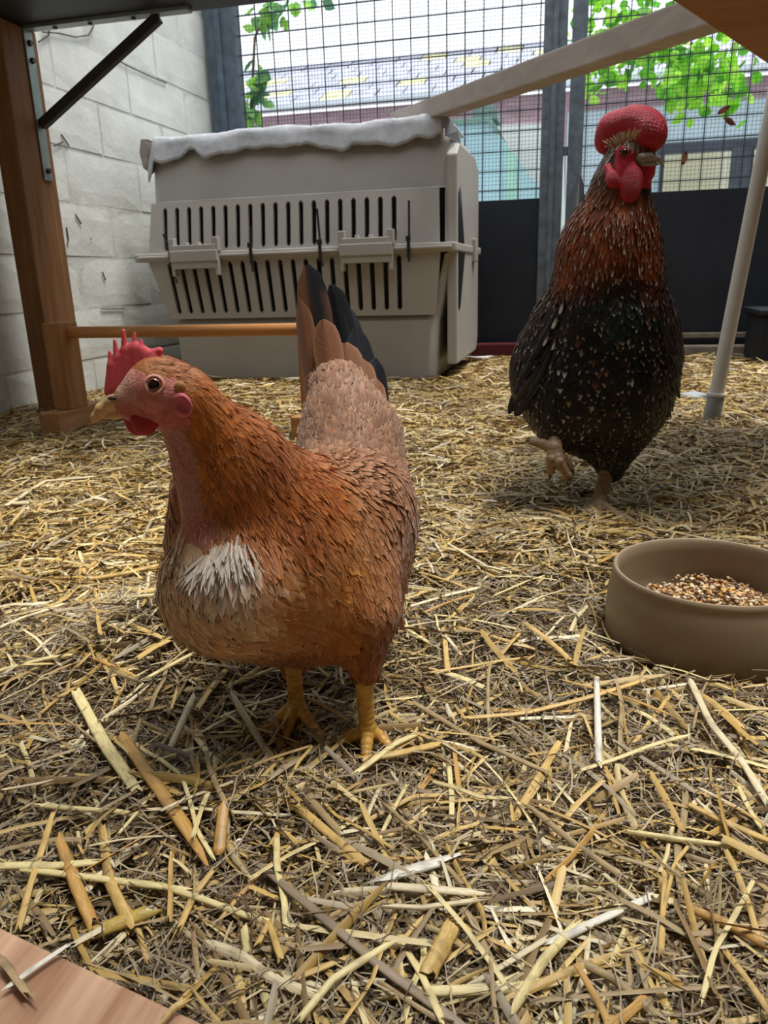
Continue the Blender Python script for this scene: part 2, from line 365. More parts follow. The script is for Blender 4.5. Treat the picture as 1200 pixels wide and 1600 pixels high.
for px, z0, z1, dx in ((262, 0.33, 0.49, -0.012), (389, 0.36, 0.50, 0.012), (498, 0.37, 0.545, 0.0), (637, 0.375, 0.555, 0.006)):
    p = ony(px, 395, 2.50); x = p[0]
    bm = bmesh.new(); addbeam(bm, (x, 2.515, 0.385), (x, 2.515, 0.452), 0.010, 0.006, (0, 1, 0)); addbeam(bm, (x+0.003, 2.512, 0.44), (x+dx, 2.505, z1), 0.0065, 0.003, (0, 1, 0)); addbeam(bm, (x, 2.512, 0.40), (x-dx*0.4, 2.535, z0), 0.006, 0.003, (0, 1, 0)); addbox(bm, (x-0.007, 2.506, 0.436), (x+0.007, 2.52, 0.452))
    bm_obj('cable_tie', bm, M_TIE, crate)
# end wall: black wedge plate painting the dark inside of a vent, and a side clip
def plate(name, pts, x0, x1, mat, bev=0.004):
    bm = bmesh.new(); a = [bm.verts.new((x0, y, z)) for y, z in pts]; c = [bm.verts.new((x1, y, z)) for y, z in pts]; n_ = len(pts)
    bm.faces.new(a); bm.faces.new(c[::-1])
    for i in range(n_): bm.faces.new((a[i], a[(i+1) % n_], c[(i+1) % n_], c[i]))
    return bm_obj(name, bm, mat, crate, bevel=bev)
plate('end_frame', [(2.58, 0.045), (3.09, 0.045), (3.14, 0.09), (3.145, 0.69), (3.05, 0.735), (2.64, 0.728), (2.58, 0.69)], -0.41, -0.376, M_CRATE, 0.006)
plate('vent_dark', [(2.60, 0.225), (2.635, 0.222), (2.75, 0.40), (2.64, 0.60), (2.60, 0.58)], -0.378, -0.3735, M_TIE, 0.001)
box('side_clip', (-0.385, 2.95, 0.375), (-0.362, 3.02, 0.455), M_CRATE, crate, 0.004)
# cloth over the crate
m, nt, b = newmat('white_felt', 0.95, 0.1); v = pos(nt)
f = noise(nt, v, 25, 6, 0.65)
nt.links.new(ramp(nt, f, [(0.3, lin(158, 160, 166)), (0.7, lin(190, 192, 197))]), b.inputs['Base Color']); b.inputs['Sheen Weight'].default_value = 0.3
bump(nt, b, noise(nt, v, 420, 3), 0.6, 0.003); M_FELT = m
nu, nv = 120, 46
us = np.linspace(-1.435, -0.418, nu); rr = np.random.default_rng(3)
edge = 0.052+0.007*np.sin(us*9+1)+0.006*np.sin(us*31)+0.005*np.sin(us*67+1)
edge = edge+0.012*np.repeat(rr.uniform(-1, 1, nu//3+1), 3)[:nu]*0.6; edge[16:22] -= 0.022
edge = np.convolve(np.pad(edge, 2, 'edge'), [.15, .2, .3, .2, .15], 'valid')
V = []
for i in range(nu):
    x = us[i]
    tl = np.clip((x+1.435)/0.03, 0, 1)
    for j in range(nv):
        s = j/(nv-1)
        L = 0.46+0.03+edge[i]; d = s*L                      # runs from the back to the ragged front edge
        ztop = 0.806+0.004*math.sin(x*11)+0.002*math.sin(x*40+d*30)
        if d < 0.46: y = 3.06-d; z = ztop
        elif d < 0.49:
            a = (d-0.46)/0.03*math.pi/2*0.9; y = 2.60-0.02*math.sin(a); z = ztop-0.02*(1-math.cos(a))
        else:
            e = d-0.49; y = 2.580-0.10*e-0.004*math.sin(x*25); z = ztop-0.020-e*0.97
        # left end sags over the end of the crate
        if x < -1.415: z -= (1-tl)*0.03+0.05*(1-tl)*(s > 0.6); 
        V.append((x, y, z+0.0008*rr.normal()))
V = np.array(V)
ii, jj = np.meshgrid(np.arange(nu-1), np.arange(nv-1), indexing='ij'); b0 = (ii*nv+jj).ravel(); Q = np.stack([b0, b0+nv, b0+nv+1, b0+1], 1)
cl = link('cloth', npmesh('cloth', V, Q), M_FELT); tag(cl, 'white felt cloth with a ragged edge draped over the crate', 'cloth')
md = cl.modifiers.new('thick', 'SOLIDIFY'); md.thickness = 0.006; md.offset = 1.0
# folded flap hanging at the left end
bm = bmesh.new()
fl_ = [(-1.436, 2.60, 0.80), (-1.442, 2.565, 0.795), (-1.448, 2.556, 0.755), (-1.445, 2.566, 0.705), (-1.432, 2.60, 0.69), (-1.424, 2.66, 0.73), (-1.422, 2.68, 0.79)]
vs = [bm.verts.new(p) for p in fl_]; fc = bm.faces.new(vs); bmesh.ops.solidify(bm, geom=[fc], thickness=0.006)
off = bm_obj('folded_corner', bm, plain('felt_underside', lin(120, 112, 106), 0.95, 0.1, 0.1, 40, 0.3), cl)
# right end fold
bm = bmesh.new()
vs = [bm.verts.new(p) for p in [(-0.418, 2.575, 0.806), (-0.40, 2.60, 0.79), (-0.385, 2.66, 0.765), (-0.383, 2.72, 0.76), (-0.385, 2.72, 0.735), (-0.39, 2.62, 0.735), (-0.412, 2.568, 0.74)]]
fc = bm.faces.new(vs); bmesh.ops.solidify(bm, geom=[fc], thickness=0.005); bm_obj('folded_corner', bm, M_FELT, cl)

# ================================================================ POST, BRACKET, SHELF
M_POST = wood('brown_timber', lin(122, 84, 54), lin(164, 122, 84), (1, 1, 0.07), 45)
M_SHELF = plain('black_shelf', lin(34, 37, 46), 0.5, 0.4, 0.2, 14, 0.1)
M_ZINC = plain('zinc_plate', lin(150, 160, 158), 0.4, 0.5, 0.15, 35, 0.1, 0.6)
M_BRACE = plain('grey_steel_bar', lin(62, 60, 60), 0.45, 0.5, 0.15, 25, 0.1, 0.4)
M_SCREW = plain('screw_steel', lin(70, 68, 66), 0.35, 0.5, 0.1, 60, 0, 0.8)
po = box('timber_post', (-1.448, 1.85, -0.01), (-1.385, 1.99, 0.96), M_POST, bevel=0.005); tag(po, 'brown timber post standing against the white wall under the black shelf', 'post')
br = empty('shelf_bracket', (-1.384, 1.95, 0.6), 'zinc shelf bracket with diagonal bar screwed to the timber post', 'bracket')
box('wall_plate', (-1.385, 1.934, 0.60), (-1.380, 1.967, 0.958), M_ZINC, br, 0.002)
box('arm', (-1.38, 1.934, 0.953), (-0.93, 1.967, 0.962), M_ZINC, br, 0.001)
bm = bmesh.new(); addbeam(bm, (-1.378, 1.95, 0.735), (-1.012, 1.95, 0.948), 0.02, 0.024, (0.5, 0, 1)); bm_obj('diagonal_bar', bm, M_BRACE, br, bevel=0.002)
for z in (0.925, 0.885, 0.625):
    bm = bmesh.new(); addcyl(bm, (-1.381, 1.951, z), (-1.373, 1.951, z), 0.008, 0.006, 12); bm_obj('screw', bm, M_SCREW, br)
for x in (-1.30, -1.20, -1.08):
    bm = bmesh.new(); addcyl(bm, (x, 1.95, 0.955), (x, 1.95, 0.949), 0.007, 0.005, 12); bm_obj('screw', bm, M_SCREW, br)
sh = box('shelf_board', (-1.555, 1.30, 0.962), (-0.62, 1.985, 1.0), M_SHELF, bevel=0.003); tag(sh, 'black shelf board resting on the zinc bracket and timber post', 'shelf')

# ================================================================ PERCH
M_DOWEL = wood('pine_dowel', lin(168, 112, 64), lin(205, 150, 96), (0.06, 1, 1), 60, 0.45)
M_PINE = wood('pine_block', lin(150, 106, 66), lin(190, 142, 96), (1, 0.08, 1), 50)
pe = empty('perch', (-0.9, 1.62, 0), 'low wooden perch of a round bar on two upright blocks', 'perch')
for sx in (-1.2, -0.575):
    box('upright', (sx-0.004, 1.595, 0.048), (sx+0.042, 1.665, 0.25), wood('pine_upright', lin(140, 96, 58), lin(182, 132, 86), (1, 1, 0.08), 50), pe, 0.003)
    box('foot', (sx-0.012, 1.545, -0.012), (sx+0.042, 1.74, 0.048), M_PINE, pe, 0.003)
bm = bmesh.new(); addcyl(bm, (-1.165, 1.63, 0.226), (-0.56, 1.63, 0.226), 0.0135, seg=24); smooth_by_angle(bm_obj('round_bar', bm, M_DOWEL, pe))

# ================================================================ TABLE CORNER, POLE, BEAM
M_TABLE = wood('brown_board', lin(146, 98, 58), lin(180, 128, 82), (0.1, 1, 1), 30)
e0 = np.array([0.116, 1.339]); e1 = np.array([0.339, 1.79]); dd = nrm(e1-e0); nn = np.array([dd[1], -dd[0]])
P = [e0-dd*0.22, e1+dd*0.12, e1+dd*0.12+nn*0.42, e0-dd*0.22+nn*0.42]
bm = bmesh.new(); lo = [bm.verts.new((p[0], p[1], 0.70)) for p in P]; hi = [bm.verts.new((p[0], p[1], 0.727)) for p in P]
bm.faces.new(lo[::-1]); bm.faces.new(hi)
for i in range(4): bm.faces.new((lo[i], lo[(i+1) % 4], hi[(i+1) % 4], hi[i]))
tb = bm_obj('table_board', bm, M_TABLE, None, bevel=0.003); tag(tb, 'brown wooden table board overhead, set at an angle, with a beam resting on it', 'table')
M_POLE = plain('white_plastic_pole', lin(205, 204, 202), 0.4, 0.45, 0.05, 20, 0.03)
M_COLLAR = plain('grey_collar', lin(142, 148, 152), 0.5, 0.4, 0.08, 30, 0.05)
pl = empty('support_pole', (0.311, 1.856, 0), 'slanting round white pole with a grey foot cap under the brown board', 'pole')
a = Vector((0.311, 1.856, 0.0)); d = (Vector((0.366, 1.86, 0.592))-a).normalized(); at = lambda t: a+d*t
bm = bmesh.new(); addcyl(bm, at(0.03), at(0.705), 0.0155, seg=28); smooth_by_angle(bm_obj('tube', bm, M_POLE, pl))
bm = bmesh.new(); addcyl(bm, at(-0.012), at(0.052), 0.0185, seg=28); smooth_by_angle(bm_obj('foot_cap', bm, M_COLLAR, pl, bevel=0.001))
bm = bmesh.new(); addcyl(bm, at(0.052), at(0.060), 0.0205, seg=28); smooth_by_angle(bm_obj('collar_ring', bm, M_POLE, pl, bevel=0.002))
M_BEAM = wood('pale_plank', lin(160, 148, 140), lin(190, 180, 172), (0.1, 0.3, 1), 30)
A = Vector((-0.62, 2.86, 0.84)); B = Vector(ony(1060, 52, 1.75)); A, B = A, B+(B-A)*0.22; B.z = max(B.z, 0.758)
bm = bmesh.new(); addbeam(bm, A, B, 0.062, 0.055); o = bm_obj('wooden_beam', bm, M_BEAM, None, bevel=0.004); tag(o, 'long pale wooden beam bridging the crate top and the brown board', 'beam')

# ================================================================ BOWL AND GRAIN
BX, BY = 0.132, 0.712
m, nt, b = newmat('stoneware_glaze', 0.42, 0.4); v = pos(nt)
f = noise(nt, v, 6, 3); sp = noise(nt, v, 220, 3)
c = ramp(nt, f, [(0.3, lin(134, 118, 95)), (0.62, lin(147, 130, 106)), (0.78, lin(144, 116, 98))])
c = mix(nt, ramp(nt, sp, [(0.70, (0, 0, 0)), (0.76, (0.7, 0.7, 0.7))]), c, lin(70, 58, 46))
nt.links.new(c, b.inputs['Base Color']); bump(nt, b, noise(nt, v, 40, 3), 0.06, 0.002); M_BOWL = m
prof = [(0.0, 0.0), (0.082, 0.0), (0.0885, 0.003), (0.0915, 0.010), (0.0918, 0.03), (0.0905, 0.05), (0.0885, 0.060), (0.0872, 0.0645), (0.0875, 0.0675), (0.0878, 0.0705), (0.0862, 0.0728), (0.0838, 0.0726), (0.0822, 0.0700), (0.0820, 0.060), (0.0825, 0.035), (0.0815, 0.018), (0.075, 0.011), (0.0, 0.010)]
ns = 80; V = []; Q = []
for r, z in prof[1:-1]:
    for k in range(ns): a = 2*math.pi*k/ns; V.append((BX+r*math.cos(a), BY+r*math.sin(a), z-0.008))
npf = len(prof)-2
for i in range(npf-1):
    for k in range(ns): Q.append((i*ns+k, i*ns+(k+1) % ns, (i+1)*ns+(k+1) % ns, (i+1)*ns+k))
bm = bmesh.new(); vv = [bm.verts.new(p) for p in V]
for q in Q: bm.faces.new([vv[i] for i in q])
bm.faces.new(vv[:ns][::-1]); bm.faces.new(vv[-ns:])
bo = bm_obj('feed_bowl', bm, M_BOWL, None); smooth_by_angle(bo, 50); tag(bo, 'round brown stoneware feed bowl holding mixed grain on the straw', 'bowl')
# grain: uncountable
Vg, Qg, Cg = [], [], []
ico = bmesh.new(); bmesh.ops.create_icosphere(ico, subdivisions=1, radius=1.0); iv = np.array([v.co[:] for v in ico.verts]); iff = np.array([[v.index for v in f.verts] for f in ico.faces]); ico.free()
gc = [lin(178, 140, 92), lin(150, 108, 72), lin(205, 150, 70), lin(196, 178, 150), lin(110, 78, 58), lin(214, 190, 150)]
rg = np.random.default_rng(5)
for k in range(1700):
    r = 0.079*math.sqrt(rg.random()); a = rg.random()*2*math.pi; x, y = BX+r*math.cos(a), BY+r*math.sin(a)
    hz = 0.0265+0.006*math.sin((x-BX)*40+1)+0.004*math.cos((y-BY)*50)+rg.uniform(-0.004, 0.002)
    sc = np.array([1.9, 1.5, 3.0 if rg.random() < .6 else 1.7])*1e-3*rg.uniform(.8, 1.3)
    q = Matrix.Rotation(rg.random()*6.3, 3, 'Z') @ Matrix.Rotation(rg.uniform(.9, 1.9), 3, 'X')
    Vg.append((iv*sc) @ np.array(q).T+[x, y, hz]); Qg.append(iff+12*k); Cg.append(np.tile(np.array(gc[rg.integers(6)])*rg.uniform(.8, 1.15), (12, 1)))
o = link('grain', npmesh('grain', np.vstack(Vg), np.vstack(Qg), True, np.vstack(Cg)), attrmat('mixed_grain', 0.5, 0.4, 0.1, 300, 0)); tag(o, 'mixed wheat and maize grain filling the stoneware bowl', 'grain', kind='stuff')

# ================================================================ FOREGROUND BOARD
M_PLY = wood('pinkish_board', lin(158, 116, 88), lin(222, 184, 152), (1, 0.10, 1), 60, 0.7)
q0, q1 = onz(-10, 1442, 0.02), onz(345, 1610, 0.02); dd = nrm((q1-q0)[:2]); nn = np.array([-dd[1], dd[0]])
if nn.dot(np.array([0, -1])) < 0: nn = -nn
P = [q0[:2]-dd*0.5, q1[:2]+dd*0.3, q1[:2]+dd*0.3+nn*0.2, q0[:2]-dd*0.5+nn*0.2]
bm = bmesh.new(); lo = [bm.verts.new((p[0], p[1], -0.012)) for p in P]; hi = [bm.verts.new((p[0], p[1], 0.02)) for p in P]
bm.faces.new(lo[::-1]); bm.faces.new(hi)
for i in range(4): bm.faces.new((lo[i], lo[(i+1) % 4], hi[(i+1) % 4], hi[i]))
bmesh.ops.recalc_face_normals(bm, faces=bm.faces)
o = bm_obj('wooden_board', bm, M_PLY, None, bevel=0.003); tag(o, 'rough pinkish wooden board lying on the floor at the edge of the straw', 'board')
BOARD_EDGE = (q0[:2], dd, nn)
# ================================================================ OUTSIDE
o = box('yard_ground', (-14, YB+0.15, -0.2), (14, 26, -0.03), plain('pale_paving', lin(150, 150, 146), 0.9, 0.2, 0.15, 3, 0.2), bevel=0.0); tag(o, kind='structure')
M_PINKWALL = plain('old_pink_brickwork', lin(192, 164, 172), 0.9, 0.2, 0.2, 6, 0.2, stretch=(1, 1, 3))
M_BLUEWALL = plain('pale_blue_render', lin(188, 205, 216), 0.85, 0.2, 0.06, 3, 0.1)
M_TILE = plain('blue_grey_slate', lin(150, 154, 172), 0.35, 0.5, 0.3, 5, 0.2)
M_LICHEN = plain('lichen_slate', lin(182, 180, 140), 0.6, 0.4, 0.3, 7, 0.2)
M_GUTTER = plain('pale_gutter', lin(205, 212, 222), 0.5, 0.4, 0.05, 3, 0)
M_DARKWOOD = plain('dark_lintel', lin(70, 74, 84), 0.7, 0.3, 0.2, 6, 0.1)
YH = 8.0
hs = empty('outbuilding', (0, YH, 0), 'long low brick outbuilding with a slate roof beyond the gate', 'building')
box('wall', (-7, YH+0.25, -0.05), (6, YH+0.45, 1.95), M_PINKWALL, hs, 0.0)
box('wall_band', (-0.15, YH+0.20, 1.43), (6, YH+0.249, 1.76), M_BLUEWALL, hs, 0.0)
box('lower_wall', (-0.15, YH+0.18, -0.05), (0.72, YH+0.249, 1.43), M_BLUEWALL, hs, 0.0)
box('lintel', (0.68, YH+0.14, 1.345), (6, YH+0.249, 1.43), M_DARKWOOD, hs, 0.0)
box('gutter', (-7, YH-0.08, 1.93), (6, YH+0.03, 1.985), M_GUTTER, hs, 0.01)
bm = bmesh.new()
vs = [bm.verts.new(p) for p in [(-7, YH, 1.96), (6, YH, 1.96), (6, YH+2.0, 2.76), (-7, YH+2.0, 2.76)]]; fc = bm.faces.new(vs); bmesh.ops.solidify(bm, geom=[fc], thickness=0.04)
bm_obj('roof', bm, M_TILE, hs)
tm = []
for mat in (M_TILE, M_TILE, M_LICHEN):
    bm = bmesh.new(); addbox(bm, (-0.135, -0.01, -0.006), (0.135, 0.36, 0.012)); bmesh.ops.bevel(bm, geom=list(bm.edges), offset=0.003, segments=1, affect='EDGES')
    me = bpy.data.meshes.new('roof_tile'); bm.to_mesh(me); bm.free(); me.materials.append(mat); tm.append(me)
sl_ = math.atan2(0.8, 2.0)
for r in range(6):
    for k in range(25):
        d = r*0.345; x = -4.4+k*0.285+(0.14 if r % 2 else 0)
        o = link('roof_tile', tm[random.choice((0, 0, 1, 1, 2))], None, hs)
        o.location = (x, d*math.cos(sl_), 1.985+d*math.sin(sl_)); o.rotation_euler = (sl_+0.03+random.uniform(-.01, .01), random.uniform(-.02, .02), random.uniform(-.02, .02))
box('ridge', (-7, YH+1.93, 2.74), (6, YH+2.07, 2.80), M_DARKWOOD, hs, 0.01)
# window with drawn curtain
m, nt, b = newmat('window_glass', 0.06, 0.8); b.inputs['Base Color'].default_value = (*lin(190, 186, 160), 1); b.inputs['Coat Weight'].default_value = 0.6
for x0, x1 in ((0.74, 1.31), (1.50, 1.75)):
    w_ = box('window', (x0-0.03, YH+0.12, 0.93), (x1+0.03, YH+0.20, 1.35), M_DARKWOOD, hs, 0.0)
    box('pane', (x0, YH+0.105, 0.96), (x1, YH+0.13, 1.33), m, w_, 0.0)
box('pier', (1.31, YH+0.09, -0.05), (1.47, YH+0.249, 1.36), M_DARKWOOD, hs, 0.0)
# pale blue lean-to
def prism(name, pix, y, depth, mat, parent=None):
    bm = bmesh.new(); f = [Vector(ony(px, py, y)) for px, py in pix]
    a = [bm.verts.new(p) for p in f]; c = [bm.verts.new(p+Vector((0, depth, 0))) for p in f]; n = len(f)
    bm.faces.new(a); bm.faces.new(c[::-1])
    for i in range(n): bm.faces.new((a[i], c[i], c[(i+1) % n], a[(i+1) % n]))
    return bm_obj(name, bm, mat, parent)
M_AQUA = plain('aqua_paint', lin(172, 208, 220), 0.5, 0.4, 0.08, 3, 0.05)
M_MINT = plain('mint_strip', lin(166, 212, 198), 0.5, 0.4, 0.08, 3, 0.05)
le = empty('blue_shed', tuple(ony(780, 330, 6.4)), 'pale blue lean-to shed with a sloping side beyond the gate', 'shed')
prism('front', [(700, 400), (862, 400), (852, 306), (775, 204), (765, 186), (706, 190)], 6.4, 0.5, M_AQUA, le)
prism('mint_board', [(792, 400), (812, 400), (805, 244), (789, 226)], 6.38, 0.018, M_MINT, le)
prism('ridge_cap', [(704, 194), (704, 187), (766, 182), (780, 203), (776, 208), (763, 190)], 6.36, 0.6, plain('shed_cap', lin(120, 150, 140), 0.6, 0.3), le)
w2 = prism('white_annex', [(768, 520), (880, 520), (880, 190), (768, 196)], 7.2, 0.4, plain('white_render', lin(214, 214, 212), 0.85, 0.2, 0.05, 3, 0.1)); tag(w2, 'small white rendered annex behind the pale blue shed', 'building')
vb = prism('vent_box', [(738, 187), (777, 186), (776, 168), (768, 161), (746, 162), (738, 170)], 6.5, 0.3, plain('grey_green_metal', lin(112, 132, 128), 0.6, 0.4, 0.15, 8, 0.1)); tag(vb, 'grey green metal vent box on top of the pale blue shed', 'vent')

# trees
m = bpy.data.materials.new('spring_leaf'); m.use_nodes = True; nt = m.node_tree; b = nt.nodes['Principled BSDF']
oi = N(nt, 'ShaderNodeAttribute'); oi.attribute_name = 'col'
nt.links.new(oi.outputs['Color'], b.inputs['Base Color']); b.inputs['Roughness'].default_value = 0.5
tr = N(nt, 'ShaderNodeBsdfTranslucent'); nt.links.new(oi.outputs['Color'], tr.inputs['Color'])
ms = N(nt, 'ShaderNodeMixShader'); ms.inputs[0].default_value = 0.6
outn = [n for n in nt.nodes if n.type == 'OUTPUT_MATERIAL'][0]
nt.links.new(b.outputs[0], ms.inputs[1]); nt.links.new(tr.outputs[0], ms.inputs[2]); nt.links.new(ms.outputs[0], outn.inputs['Surface'])
M_LEAF = m; M_BARK = plain('bark', lin(92, 80, 66), 0.9, 0.2, 0.3, 12, 0.5)
LEAF2D = np.array([(0, 0), (.28, .22), (.42, .55), (.25, .85), (0, 1.08), (-.25, .85), (-.42, .55), (-.28, .22)])
def leaves(name, centers, spread, n, size, cols, parent, seed, droop=0.8):
    g = np.random.default_rng(seed); V, F, Cc = [], [], []
    for k in range(n):
        c = centers[g.integers(len(centers))]+g.normal(size=3)*spread
        d = nrm(g.normal(size=3)*[1, 1, .5]+[0, 0, -droop]); s = nrm(np.cross(d, g.normal(size=3))); nn_ = np.cross(s, d)
        L = size*g.uniform(.7, 1.3)
        V.append(c+L*(LEAF2D[:, :1]*s+LEAF2D[:, 1:]*d)+nn_*(0.12*L*np.abs(LEAF2D[:, :1])))
        cc = np.array(cols[g.integers(len(cols))])*g.uniform(.75, 1.2); Cc.append(np.tile(cc, (8, 1)))
        i = 8*k; F += [(i, i+1, i+2, i+3), (i, i+3, i+4, i+5), (i, i+5, i+6, i+7)]
    return part(name, np.vstack(V), F, M_LEAF, parent, False, np.vstack(Cc))
green = [lin(150, 215, 60), lin(110, 190, 45), lin(180, 230, 90), lin(90, 160, 50)]
tx = np.array([3.6, 6.2, 0.0])
tt = empty('tree', tuple(tx), 'tree with bright spring green leaves drooping in front of the outbuilding', 'tree')
def branch_pts(pts, r0, r1, name, parent):
    bm = bmesh.new(); n = len(pts)-1
    for i in range(n): addcyl(bm, pts[i], pts[i+1], r0+(r1-r0)*i/n, r0+(r1-r0)*(i+1)/n, 8)
    return bm_obj(name, bm, M_BARK, parent, smooth=True)
branch_pts([(3.6, 6.2, -0.05), (3.55, 6.2, 1.2), (3.3, 6.1, 2.4), (3.0, 6.0, 3.6)], 0.14, 0.08, 'trunk', tt)
ctr = []
for path in ([(3.2, 6.1, 2.7), (2.2, 5.8, 2.9), (1.2, 5.6, 2.5), (0.9, 5.5, 2.0)], [(3.2, 6.1, 2.9), (1.8, 5.7, 2.9), (0.6, 5.5, 2.55), (0.2, 5.4, 2.15)], [(3.1, 6.0, 2.6), (2.0, 5.7, 2.3), (1.3, 5.6, 1.8)], [(3.1, 6.05, 3.2), (1.5, 5.8, 3.2), (0.3, 5.6, 2.9)]):
    branch_pts(path, 0.03, 0.006, 'branch', tt)
tips = [(930, 20), (950, 60), (975, 30), (1000, 15), (1030, 20), (1000, 60), (960, 100), (935, 115), (945, 90), (985, 85), (1050, 100), (1060, 130), (1085, 110), (1100, 140), (1130, 120), (1140, 145), (1110, 90), (1020, 50), (1080, 80), (1150, 100), (940, 40), (1045, 70), (1120, 105), (1070, 100), (1095, 120)]
ctr = np.array([ony(px, py, 5.4+0.3*math.sin(px)) for px, py in tips])
lv = leaves('foliage', ctr, 0.075, 560, 0.075, green, tt, 4); lv['kind'] = 'stuff'
up = np.array([[x, 5.7, z] for x in (0.1, .5, .9, 1.3, 1.8, 2.3) for z in (2.5, 2.8, 3.1)])
lv = leaves('foliage', up, 0.2, 900, 0.08, green, tt, 5); lv['kind'] = 'stuff'
vine = empty('climbing_vine', (-2.0, 4.6, 0), 'leafy green vine hanging beside the gate post by the white wall', 'vine')
vt = [(402, 20), (425, 12), (408, 38), (450, 4), (500, 2), (440, 20), (470, 8), (400, 100), (404, 125), (400, 150), (410, 130), (396, 170), (404, 185), (398, 195), (395, 160)]
vctr = np.array([ony(px, py, 4.6) for px, py in vt])
branch_pts([(float(ony(388, 330, 4.6)[0]), 4.6, -0.03), tuple(ony(388, 330, 4.6)), tuple(ony(392, 180, 4.6)), tuple(ony(398, 60, 4.6)), tuple(ony(430, -20, 4.6))], 0.012, 0.006, 'stem', vine)
lv = leaves('foliage', vctr, 0.028, 85, 0.07, [lin(110, 160, 90), lin(140, 190, 80), lin(80, 130, 90)], vine, 6); lv['kind'] = 'stuff'
# ================================================================ STRAW
m, nt, b = newmat('straw', 0.4, 0.45)
a = N(nt, 'ShaderNodeAttribute'); a.attribute_name = 'col'
uvn = N(nt, 'ShaderNodeUVMap'); uvn.uv_map = 'uv'
mp = N(nt, 'ShaderNodeMapping'); mp.inputs['Scale'].default_value = (7.0, 1.2, 1.0); nt.links.new(uvn.outputs['UV'], mp.inputs['Vector'])
f = noise(nt, mp.outputs['Vector'], 3.0, 4, 0.6)
g = noise(nt, pos(nt), 70, 3)
c = mix(nt, 1.0, a.outputs['Color'], ramp(nt, f, [(0.25, (0.6,)*3), (0.75, (1.25,)*3)]), 'MULTIPLY')
c = mix(nt, ramp(nt, g, [(0.58, (0, 0, 0)), (0.72, (0.55, 0.55, 0.55))]), c, lin(120, 92, 58))
nt.links.new(c, b.inputs['Base Color']); bump(nt, b, f, 0.25, 0.0008); M_STRAW = m
STRAWC = np.array([lin(214, 182, 112), lin(196, 160, 88), lin(226, 206, 154), lin(178, 146, 92), lin(150, 124, 84), lin(120, 98, 66), lin(236, 224, 190), lin(204, 168, 88), lin(172, 156, 128)])
STRAWC = STRAWC*1.0
STRAWP = np.array([.20, .15, .15, .14, .12, .08, .05, .05, .06])
def blocked(x, y, z):
    k = ((x-BX)**2+(y-BY)**2 < 0.093**2)
    k |= (x > -1.40) & (x < -0.43) & (y > 2.56) & (y < 3.2)
    k |= (x > -1.46) & (x < -1.375) & (y > 1.84) & (y < 2.0)
    for sx in (-1.2, -0.575): k |= (x > sx-0.02) & (x < sx+0.05) & (y > 1.54) & (y < 1.75)
    q0, dd, nn = BOARD_EDGE
    k |= ((x-q0[0])*nn[0]+(y-q0[1])*nn[1] > -0.004) & (y < 0.5)
    k |= (x < XL+0.01) | (y > YB-0.12) | (x > XR-0.02)
    # hens' shanks
    k |= ((x+0.133)**2+(y-0.469)**2 < 0.014**2) & (z > 0.0)
    return k
